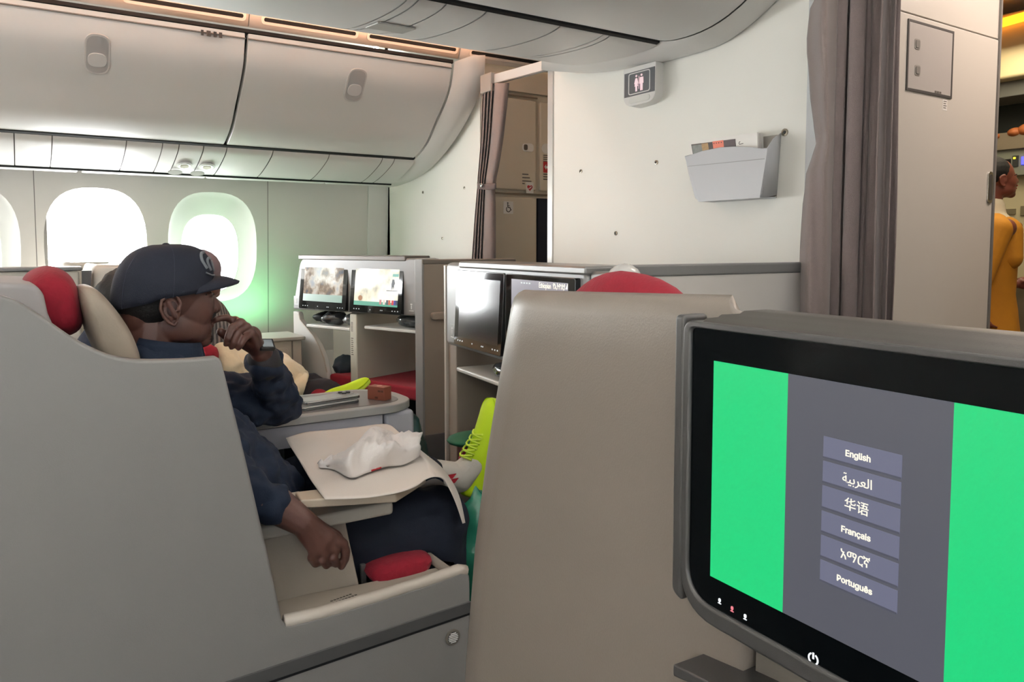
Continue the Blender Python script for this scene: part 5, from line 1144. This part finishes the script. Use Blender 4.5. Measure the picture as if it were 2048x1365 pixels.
# trousers
M_TROU = mat('dark_navy_trousers', (8, 18, 36), .85, bump=.3, bscale=500)
mb = MB(); mb.cap((.33, 1.70, .505), (.33, 1.88, .505), .135)
mb.chain([V((.36, 1.69, .505)), V((.60, 1.668, .525)), kn_r, an_r + V((0, 0, .06))], [.112, .100, .080, .055]); mb.chain([V((.36, 1.89, .505)), kn_l, kn_l + (an_l - kn_l) * .72], [.112, .072, .052])
tr_ = mb.build('trousers', M_TROU, man, vox=.006, sm=5); cloth_noise(tr_, .016, .06)
# watch
wd = (w_l - e_l).normalized(); wp = w_l - wd * .012
ax = wd.cross(V((0, 1, 0))).normalized(); ay = wd.cross(ax).normalized()
def band(rad, hw, m, nm, par):
    rings = [[wp + wd * h + (ax * math.cos(t) + ay * math.sin(t)) * r_ for t in [2 * math.pi * k / 24 for k in range(24)]] for h, r_ in ((-hw, rad - .001), (-hw, rad), (hw, rad), (hw, rad - .001))]
    return MB().loft(rings, cap=False).build(nm, m, par, smooth=True, solid=.002)
wt = band(.0295, .010, M_BLACK, 'watch', man)
wc_ = P(533, 690, 1.795); fz = -((CAM - wc_).normalized() * .75 + V((.35, 0, .62))).normalized(); fy = wd - fz * wd.dot(fz); fy.normalize(); fx = fy.cross(fz)
bx_ = MB()
def wbox(mb, hx, hy, hz, off): return mb.hexa([wc_ + fx * (off + a * hx) + fy * b * hy + fz * c * hz for a, b, c in ((-1, -1, -1), (1, -1, -1), (1, 1, -1), (-1, 1, -1), (-1, -1, 1), (1, -1, 1), (1, 1, 1), (-1, 1, 1))])
wbox(MB(), .0155, .018, .0055, 0).build('watch_case', M_BLACK, wt, bevel=.003, seg=3)
vf = (CAM - wc_).normalized()
MB().hexa([wc_ + fz * -.0058 + fx * a * .0105 + fy * b * .0125 + fz * c * .0004 for a, b, c in ((-1, -1, -1), (1, -1, -1), (1, 1, -1), (-1, 1, -1), (-1, -1, 1), (1, -1, 1), (1, 1, 1), (-1, 1, 1))]).build('watch_face', mat('watch_face', (150, 160, 166), .2), wt)
# socks and shoes
mb = MB(); mb.chain([kn_l + (an_l - kn_l) * .62, an_l, V((1.075, 1.86, .585))], [.046, .042, .038]); sk = mb.build('sock', mat('white_sock', (206, 200, 192), .9, bump=.5, bscale=300), man, vox=.004, sm=3)
q0 = P(906, 957, 1.822)
for k in range(2):
    c = P(903 + k * 3, 953 + k * 10, 1.822); n_ = (c - V((1.03, 1.865, .553))); n_.x = 0; c = V((c.x, 1.865 + n_.normalized().y * .0425, .553 + n_.normalized().z * .0425)) 
    MB().hexa([c + V((a * .012 + cc2 * .006, b * .0012, cc2 * .006)) for a, b, cc2 in ((-1, -1, -1), (1, -1, -1), (1, 1, -1), (-1, 1, -1), (-1, -1, 1), (1, -1, 1), (1, 1, 1), (-1, 1, 1))]).build('sock_stripe', mat('sock_red', (170, 30, 44), .8), man)
shoe(V((1.118, 1.86, .487)), (.12, -.03, 1), (1, 0, -.12), .285, man, M_NEON, M_NEONS)
shoe(V((.80, 1.63, .012)), (1, 0, 0), (0, 0, -1), .285, man, M_NEON, M_NEONS, False)

# ------------------------------------------------------------------ neighbour with black hair, mostly hidden behind the man
nb = thing('person', (.15, 2.50, 0), 'passenger with black curly hair hidden behind the man in the cap', 'person')
Hn = U(282, 622, Y=2.46); mb = MB(); gn = head_blobs(mb, Hn, basis((1, .25, 0)))
mb.cap((Hn.x - .03, 2.38, .85), (Hn.x - .03, 2.72, .85), .065); mb.chain([V((Hn.x - .03, 2.55, .84)), V((Hn.x + .02, 2.55, .50))], [.13, .14])
for s in (-1, 1): mb.chain([V((Hn.x - .03, 2.55 + .18 * s, .85)), V((Hn.x + .05, 2.55 + .24 * s, .62)), V((Hn.x + .25, 2.55 + .12 * s, .58))], [.05, .04, .028]); mb.chain([V((Hn.x, 2.55 + .1 * s, .47)), V((Hn.x + .42, 2.55 + .1 * s, .47)), V((Hn.x + .46, 2.55 + .1 * s, .08))], [.09, .065, .04])
mb.build('body', mat('warm_brown_skin', (132, 78, 60), .45, var=.1, sss=.05), nb, vox=.006, sm=4)
hb = lumpy(gn(-.03, 0, .035), (.092, .090, .092), 5.1, None, .10, 18); hb.build('hair', M_HAIR, nb, smooth='all')
mb = MB(); mb.chain([V((Hn.x - .03, 2.55, .86)), V((Hn.x + .02, 2.55, .48))], [.15, .16]); mb.cap((Hn.x - .03, 2.38, .85), (Hn.x - .03, 2.72, .85), .08); mb.build('shirt', M_NAVY, nb, vox=.01, sm=4)
mb = MB()
for s in (-1, 1): mb.chain([V((Hn.x, 2.55 + .1 * s, .47)), V((Hn.x + .42, 2.55 + .1 * s, .47)), V((Hn.x + .46, 2.55 + .1 * s, .10))], [.11, .08, .055])
mb.build('trousers', M_TROU, nb, vox=.01, sm=4)

# ------------------------------------------------------------------ window-side passenger under the cream blanket
pb_ = thing('person', (.7, 3.5, 0), 'passenger in mauve cap and grey striped top lying by the window', 'person')
Hb = U(398, 556, Y=3.55); mb = MB(); gb = head_blobs(mb, Hb, basis((1, .5, 0)))
M_SK2 = mat('brown_skin', (112, 72, 58), .5)
mb.cap((Hb.x - .02, 3.38, .88), (Hb.x - .02, 3.74, .88), .06); mb.chain([V((Hb.x - .02, 3.55, .86)), V((Hb.x + .1, 3.55, .56))], [.125, .13])
for s in (-1, 1): mb.chain([V((Hb.x - .02, 3.55 + .17 * s, .88)), V((Hb.x + .08, 3.55 + .2 * s, .70)), V((Hb.x + .3, 3.55 + .10 * s, .68))], [.048, .04, .028])
kb = U(655, 778, Y=3.36); 
for s in (-1, 1): mb.chain([V((Hb.x + .12, 3.50 + .09 * s, .50)), V((kb.x - .04, kb.y + .09 + .09 * s, kb.z - .02)), V((kb.x + .16, kb.y + .06 + .09 * s, .42))], [.085, .058, .036])
mb.build('body', M_SK2, pb_, vox=.006, sm=4)
mb = MB(); mb.ell(gb(-.004, 0, .038), (.098, .084, .088)); mb.build('knit_hat', mat('mauve_knit', (112, 98, 104), .9, bump=.6, bscale=220), pb_, smooth='all')
def stripes(name, c0, c1, sc_):
    m = mat(name, c0, .85); nt = m.node_tree; b = nt.nodes['Principled BSDF']; tc = nt.nodes.new('ShaderNodeTexCoord'); wv = nt.nodes.new('ShaderNodeTexWave'); wv.inputs['Scale'].default_value = sc_; wv.inputs['Distortion'].default_value = 2
    r = nt.nodes.new('ShaderNodeValToRGB'); r.color_ramp.elements[0].color = lin(c0); r.color_ramp.elements[1].color = lin(c1); r.color_ramp.elements[0].position = .35; r.color_ramp.elements[1].position = .6
    nt.links.new(tc.outputs['Object'], wv.inputs['Vector']); nt.links.new(wv.outputs['Fac'], r.inputs[0]); nt.links.new(r.outputs[0], b.inputs['Base Color']); return m
M_STR = stripes('grey_striped_knit', (118, 114, 110), (62, 60, 60), 22)
mb = MB(); mb.cap((Hb.x - .02, 3.36, .88), (Hb.x - .02, 3.74, .88), .08); mb.chain([V((Hb.x - .02, 3.55, .86)), V((Hb.x + .1, 3.55, .56))], [.15, .16])
sp1, sp2 = U(436, 708, Y=3.30), U(456, 640, Y=3.32)
mb.chain([V((Hb.x - .02, 3.38, .88)), sp1 + V((-.02, .02, -.03)), sp2 + V((-.005, 0, -.02))], [.075, .06, .042])
mb.build('top', M_STR, pb_, vox=.008, sm=4)
mb = MB()
for s in (-1, 1): mb.chain([V((Hb.x + .12, 3.50 + .09 * s, .50)), V((kb.x - .02, kb.y + .09 + .09 * s, kb.z - .025)), V((kb.x + .17, kb.y + .06 + .09 * s, .44))], [.10, .075, .05])
tb = mb.build('trousers', mat('charcoal_trousers', (26, 28, 38), .85), pb_, vox=.008, sm=4); cloth_noise(tb, .015, .05)
toe_ = U(738, 772, Y=3.22); sd_ = V((.80, -.02, .50)).normalized(); shoe(toe_ - sd_ * .25 + V((0, 0, .012)), sd_, (.50, 0, -.80), .26, pb_, M_NEON, M_NEONS, False)
rp = U(416, 706, Y=3.16); tag(lumpy(rp + V((0, .02, -.012)), (.045, .045, .045), 2.2, None, .06).build('pillow', M_RED, smooth='all'), 'small red pillow beside the striped sleeve of the window passenger', 'pillow')
rp = U(637, 792, Y=3.30); tag(lumpy(rp, (.04, .04, .03), 2.9, None, .06).build('cushion', M_RED, smooth='all'), 'small red cushion corner below the charcoal knee', 'cushion')
# cream blanket over the passenger
M_BLANK = mat('cream_fleece', (226, 208, 174), .95, bump=.7, bscale=120, var=.06, vscale=30, sheen=.4)
def blk(a, b):
    # a runs from chest to knees, b from the near hem over the top to the far side
    top = [U(440, 698, Y=3.32), U(500, 694, Y=3.34), U(548, 706, Y=3.34), U(590, 728, Y=3.34), U(612, 748, Y=3.34)]
    bot = [U(440, 720, Y=3.22), U(470, 800, Y=3.20), U(520, 815, Y=3.20), U(560, 812, Y=3.20), U(600, 800, Y=3.20)]
    k = a * (len(top) - 1); i = min(int(k), len(top) - 2); f = k - i
    T = top[i].lerp(top[i + 1], f); B = bot[i].lerp(bot[i + 1], f); Fz = T + V((0, .42, -.03))
    if b < .5: q = b / .5; p = B.lerp(T, q); p += V((0, -.05 * math.sin(q * math.pi), .035 * math.sin(q * math.pi)))
    else: q = (b - .5) / .5; p = T.lerp(Fz, q); p.z += .03 * math.sin(q * math.pi)
    n = noise.noise(V((a * 4.1, b * 3.3, 1.7))) * .022 + noise.noise(V((a * 9, b * 8, 4))) * .008
    return p + V((n * .3, -n, n))
bl = thing('blanket', tuple(U(560, 800, Y=3.3)), 'cream fleece blanket over the window passenger\'s lap', 'blanket')
MB().grid(blk, 40, 30).build('drape', M_BLANK, bl, smooth='all', solid=.012)
r0 = U(600, 752, Y=3.32); r1 = U(582, 800, Y=3.22)
mb = MB(); mb.chain([U(604, 750, Y=3.40), U(598, 762, Y=3.26), U(585, 792, Y=3.18)], [.030, .036, .026]); q = mb.build('rolled_end', M_BLANK, bl, vox=.006, sm=6); cloth_noise(q, .012, .03)
mb = MB(); mb.chain([U(445, 705, Y=3.24), U(462, 735, Y=3.2), U(478, 762, Y=3.18)], [.04, .05, .03]); q = mb.build('hanging_corner', M_BLANK, bl, vox=.006, sm=6); cloth_noise(q, .012, .04)

# ------------------------------------------------------------------ flight attendant in the galley
at = thing('person', tuple(V((4.35, 1.98, 0))), 'attendant in yellow dress and white blouse standing in the galley', 'person')
Xa = 4.32; fa = V((.80, -.60, 0)).normalized()
Ha = U(1992, 362, X=Xa); Ma = basis(fa); mb = MB(); gA = head_blobs(mb, Ha, Ma, .98)
L = lambda x, y, z: V((Ha.x, Ha.y, 0)) + Ma @ V((x, y, 0)) + V((0, 0, z)) 
mb.cap(L(-.03, -.16, Ha.z - .25), L(-.03, .16, Ha.z - .25), .05); mb.chain([L(-.03, 0, Ha.z - .27), L(-.02, 0, Ha.z - .55), L(-.02, 0, Ha.z - .75)], [.115, .10, .12])
for s in (-1, 1):
    ex_ = -.18 if s < 0 else 0; ax_ = -.37 if s < 0 else 0
    mb.chain([L(-.03 - .05 * (s < 0), .17 * s, Ha.z - .25), L(ex_, .21 * s, Ha.z - .52), L(.2 + ax_, .16 * s, Ha.z - .55 - .2 * (s < 0))], [.042, .034, .024]); mb.ell(L(.25 + ax_, .16 * s, Ha.z - .54 - .2 * (s < 0)), (.045, .02, .035), Ma)
    for q in range(4): mb.cap(L(.27 + ax_, .16 * s + (q - 1.5) * .012, Ha.z - .535 - .2 * (s < 0)), L(.315 + ax_ - .004 * abs(q - 1.5), .16 * s + (q - 1.5) * .012, Ha.z - .55 - .2 * (s < 0)), .007, .006)
    mb.cap(L(.235 + ax_, .14 * s, Ha.z - .53 - .2 * (s < 0)), L(.275 + ax_, .125 * s, Ha.z - .525 - .2 * (s < 0)), .008, .006)
    mb.chain([L(-.02, .09 * s, Ha.z - .78), L(0, .09 * s, .52), L(-.02, .09 * s, .08), L(.10, .09 * s, .03)], [.085, .055, .036, .03])
mb.build('body', mat('attendant_skin', (120, 66, 52), .45), at, vox=.006, sm=4)
mb = MB(); mb.ell(gA(-.022, 0, .045), (.088, .082, .084), Ma); mb.ell(gA(-.115, 0, .03), (.045, .045, .045), Ma); mb.build('hair', M_HAIR, at, vox=.005, sm=3)
for s in (-1, 1): MB().ell(gA(.078, .03 * s, .0085), .010).build('eye', mat('eye_white', (150, 132, 124), .2), at, smooth='all'); MB().chain([gA(.066, .046 * s, .024), gA(.084, .034 * s, .030), gA(.093, .014 * s, .027)], [.0025, .0035, .003]).build('eyebrow', M_HAIR, at, smooth='all')
mb = MB(); mb.ell(gA(.096, 0, -.026), (.012, .021, .0075), Ma); mb.ell(gA(.093, 0, -.041), (.012, .019, .0075), Ma); mb.build('lips', mat('lip_red', (150, 24, 34), .4), at, smooth='all')
M_BLOUSE = mat('white_blouse', (214, 204, 180), .8, bump=.3); M_YEL = mat('golden_yellow_fabric', (196, 132, 26), .8, bump=.4, bscale=200, var=.12, vscale=20)
mb = MB(); mb.cap(L(-.06, -.14, Ha.z - .25), L(-.03, .16, Ha.z - .25), .060); mb.chain([L(-.03, 0, Ha.z - .14), L(-.03, 0, Ha.z - .22)], [.074, .09]); mb.chain([L(-.03, 0, Ha.z - .27), L(-.02, 0, Ha.z - .5)], [.128, .11])
for s in (-1, 1): mb.chain([L(-.03 - .05 * (s < 0), .17 * s, Ha.z - .25), L(-.18 if s < 0 else 0, .21 * s, Ha.z - .52), L(-.17 if s < 0 else .15, .17 * s, Ha.z - .55 - .16 * (s < 0))], [.058, .046, .034])
mb.build('blouse', M_BLOUSE, at, vox=.007, sm=4)
mb = MB(); rgs = []
for z, rx, ry in ((Ha.z - .215, .075, .085), (Ha.z - .26, .128, .145), (Ha.z - .38, .14, .155), (Ha.z - .52, .122, .14), (Ha.z - .66, .13, .155), (Ha.z - .80, .155, .185), (Ha.z - 1.0, .17, .20), (.62, .175, .21), (.55, .17, .205)):
    rgs.append([L(-.025 + rx * math.cos(t), ry * math.sin(t), z) for t in [2 * math.pi * k / 32 for k in range(32)]])
dz_ = mb.loft(rgs).build('dress', M_YEL, at, sub=1); cloth_noise(dz_, .02, .08)
mb = MB(); mb.chain([L(-.05, -.10, Ha.z - .235), L(-.075, -.17, Ha.z - .26), L(-.17, -.21, Ha.z - .50)], [.066, .070, .06]); mb.cap(L(.02, -.06, Ha.z - .27), L(.03, -.10, Ha.z - .40), .085, .06); mb.build('dress_shoulder', M_YEL, at, vox=.007, sm=4)
MB().ell(L(.10, -.02, Ha.z - .235), (.028, .03, .022), Ma).build('scarf_knot', mat('scarf_brown', (140, 84, 36), .7), at, smooth='all')
for s in (-1, 1): MB().ell(L(.03, .09 * s, .035), (.12, .04, .035), Ma).build('shoe', M_BLACK, at, smooth='all')

# ================================================================== TABLE AND SMALL THINGS
ZTR = .700
tr = thing('tray_table', (.7, 1.75, ZTR - .02), 'beige fold-out tray table under the white cloth beside the armrest', 'table')
corners = [U(590, 984, Z=ZTR), U(600, 1001, Z=ZTR), U(792, 989, Z=ZTR), U(852, 952, Z=ZTR), U(800, 872, Z=ZTR), U(612, 884, Z=ZTR), U(640, 978, Z=ZTR)]
MB().prism(corners, (0, 0, -.018)).build('top', mat('tray_beige', (178, 164, 146), .45, bump=.1), tr, bevel=.004, seg=3)
s0_ = U(640, 985, Z=ZTR); MB().box((.44, 1.525, ZTR - .07), (.50, 1.60, ZTR - .018)).build('hinge_block', M_BEIGE, tr, bevel=.006)
M_LINEN = mat('white_linen', (226, 216, 206), .85, bump=.35, bscale=700, var=.03, vscale=8, sheen=.2)
cl_rows = [  # far edge to near edge, each left to right: (u, v, z) on the table, then (u, v, None, Y) where it hangs
 [(572, 878, .004), (612, 866, .004), (655, 862, .004), (715, 856, .004), (772, 850, .004), (800, 868, .004), (845, 906, .003), (880, 934, 0, 1.80), (904, 966, 0, 1.68), (919, 1000, 0, 1.58), (929, 1047, 0, 1.515)],
 [(580, 893, .004), (630, 885, .004), (680, 880, .004), (740, 876, .004), (790, 872, .004), (815, 890, .004), (850, 918, .003), (884, 941, 0, 1.72), (904, 969, 0, 1.62), (918, 1003, 0, 1.555), (928, 1047, 0, 1.512)],
 [(600, 925, .004), (650, 920, .004), (705, 918, .004), (765, 912, .004), (810, 906, .004), (836, 914, .004), (860, 929, .003), (886, 947, 0, 1.64), (902, 972, 0, 1.57), (917, 1006, 0, 1.535), (927, 1047, 0, 1.51)],
 [(622, 962, .004), (675, 960, .004), (730, 956, .004), (785, 950, .004), (822, 940, .004), (845, 938, .004), (866, 944, .003), (886, 954, 0, 1.56), (900, 976, 0, 1.53), (915, 1009, 0, 1.515), (926, 1047, 0, 1.508)],
 [(650, 1000, .004), (700, 999, .004), (750, 995, .004), (800, 986, .004), (832, 974, .004), (852, 960, .005), (870, 955, .006), (886, 960, 0, 1.50), (899, 980, 0, 1.50), (913, 1012, 0, 1.502), (925, 1048, 0, 1.505)]]
G = [[U(p[0], p[1], Z=ZTR + p[2]) if len(p) == 3 else U(p[0], p[1], Y=p[3]) for p in r] for r in cl_rows]
rows = [smooth_path(r, 5) for r in G]; cols = list(zip(*rows)); cols = [smooth_path(c, 5) for c in cols]
nu, nv = len(cols) - 1, len(cols[0]) - 1
mb = MB(); mb.add([cols[i][j] for j in range(nv + 1) for i in range(nu + 1)], [(j * (nu + 1) + i, j * (nu + 1) + i + 1, (j + 1) * (nu + 1) + i + 1, (j + 1) * (nu + 1) + i) for j in range(nv) for i in range(nu)])
cl_ = thing('tablecloth', tuple(U(720, 930, Z=ZTR)), 'white linen cloth spread over the tray and hanging at one corner', 'tablecloth')
mb.build('cloth', M_LINEN, cl_, smooth='all', solid=.0022, off=1)
und = [[U(832, 978, Y=1.70), U(852, 964, Y=1.70), U(872, 958, Y=1.70), U(892, 972, Y=1.70), U(904, 1000, Y=1.69)], [U(838, 984, Y=1.70), U(858, 985, Y=1.71), U(880, 990, Y=1.71), U(900, 1003, Y=1.70), U(912, 1025, Y=1.68)]]
MB().loft([smooth_path(r, 3) for r in und], cap=False, closed=False).build('folded_underside', M_LINEN, cl_, smooth='all', solid=.002)
# crumpled napkin
def nap(a, b):
    front = [(640, 936), (668, 940), (702, 956), (735, 946), (772, 934), (806, 930), (838, 914)]; frz = [.004, .004, .006, .006, .006, .006, .010]
    mid = [(634, 928), (662, 924), (694, 918), (730, 898), (772, 896), (806, 892), (842, 884)]; mdz = [.012, .020, .048, .055, .058, .050, .050]
    top = [(640, 930), (668, 915), (700, 898), (738, 868), (770, 872), (800, 866), (846, 866)]; tpz = [.010, .020, .040, .062, .050, .054, .045]
    bk_ = [(648, 926), (680, 908), (712, 893), (742, 856), (772, 860), (796, 872), (836, 872)]; bkz = [.004, .010, .020, .040, .026, .016, .020]
    L4 = [[U(u, v, Z=ZTR + .006 + z) for (u, v), z in zip(r, zz_)] for r, zz_ in ((front, frz), (mid, mdz), (top, tpz), (bk_, bkz))]
    return L4
L4 = [smooth_path(r, 6) for r in nap(0, 0)]; colsn = [smooth_path(c, 6) for c in zip(*L4)]
nu, nv = len(colsn) - 1, len(colsn[0]) - 1; mb = MB(); vs = []
for j in range(nv + 1):
    for i in range(nu + 1):
        p = colsn[i][j].copy(); e = math.sin(math.pi * min(1, j / nv)) 
        n = noise.noise(V((i * .23, j * .35, 2.2))) * .014 + abs(noise.noise(V((i * .42, j * .22, 7)))) * .024 - .004; p += V((n * .4, -n * .5, n)) * e; p.z = max(p.z, ZTR + .008); vs.append(p)
mb.add(vs, [(j * (nu + 1) + i, j * (nu + 1) + i + 1, (j + 1) * (nu + 1) + i + 1, (j + 1) * (nu + 1) + i) for j in range(nv) for i in range(nu)])
np_ = thing('napkin', tuple(U(745, 925, Z=ZTR)), 'crumpled white napkin with a red mark lying on the white cloth', 'napkin')
mb.build('cloth', mat('napkin_white', (236, 230, 226), .8, bump=.25, bscale=500, sheen=.2), np_, smooth='all', solid=.002)
rm = [U(u, v, Z=ZTR + .012) for u, v in ((733, 943), (738, 936), (750, 935), (762, 932), (763, 938), (752, 941), (744, 944))]
MB().prism(rm, (0, 0, .004)).build('red_mark', mat('red_print', (150, 30, 36), .7, var=.3, vscale=120), np_, bevel=.001)
# things in the centre footwell
gcu = U(950, 878, X=1.30); tag(MB().ell(gcu, (.10, .085, .022)).build('cushion', mat('green_cushion', (20, 96, 66), .7, bump=.3), smooth='all'), 'flat green cushion in the footwell behind the neon shoe', 'cushion')
rcu = U(950, 920, X=1.32); tag(lumpy(rcu + V((0, 0, -.01)), (.06, .055, .085), 6.6, None, .06).build('pillow', M_RED, smooth='all'), 'dark red rolled pillow under the green cushion in the footwell', 'pillow')
bgc = V((1.05, 1.62, 0)); tag(lumpy(V((1.0, 1.69, .285)), (.085, .10, .275), 8.8, None, .22, 22).build('plastic_bag', mat('teal_plastic', (44, 124, 100), .25, bump=1, bscale=30, spec=.7), smooth='all'), 'teal plastic bag on the floor by the man\'s knee', 'bag')
tb_ = U(795, 868, Y=2.95); tag(lumpy(V((tb_.x + .04, tb_.y, .25)), (.10, .12, .245), 9.9, None, .14, 12).build('plastic_bag', mat('dark_teal_plastic', (14, 60, 62), .3, bump=.8, bscale=40), smooth='all'), 'dark teal plastic bag on the floor beyond the console table', 'bag')
nv_ = U(690, 722, X=1.45); tag(lumpy(LU(lp(688, 735, .1)[0], .1, lp(688, 733, .1)[1]), (.055, .05, .06), 4.4, None, .15).build('folded_jacket', mat('slate_cloth', (40, 52, 62), .85), smooth='all'), 'slate blue jacket bundled on the red cushion in the first footwell', 'jacket')
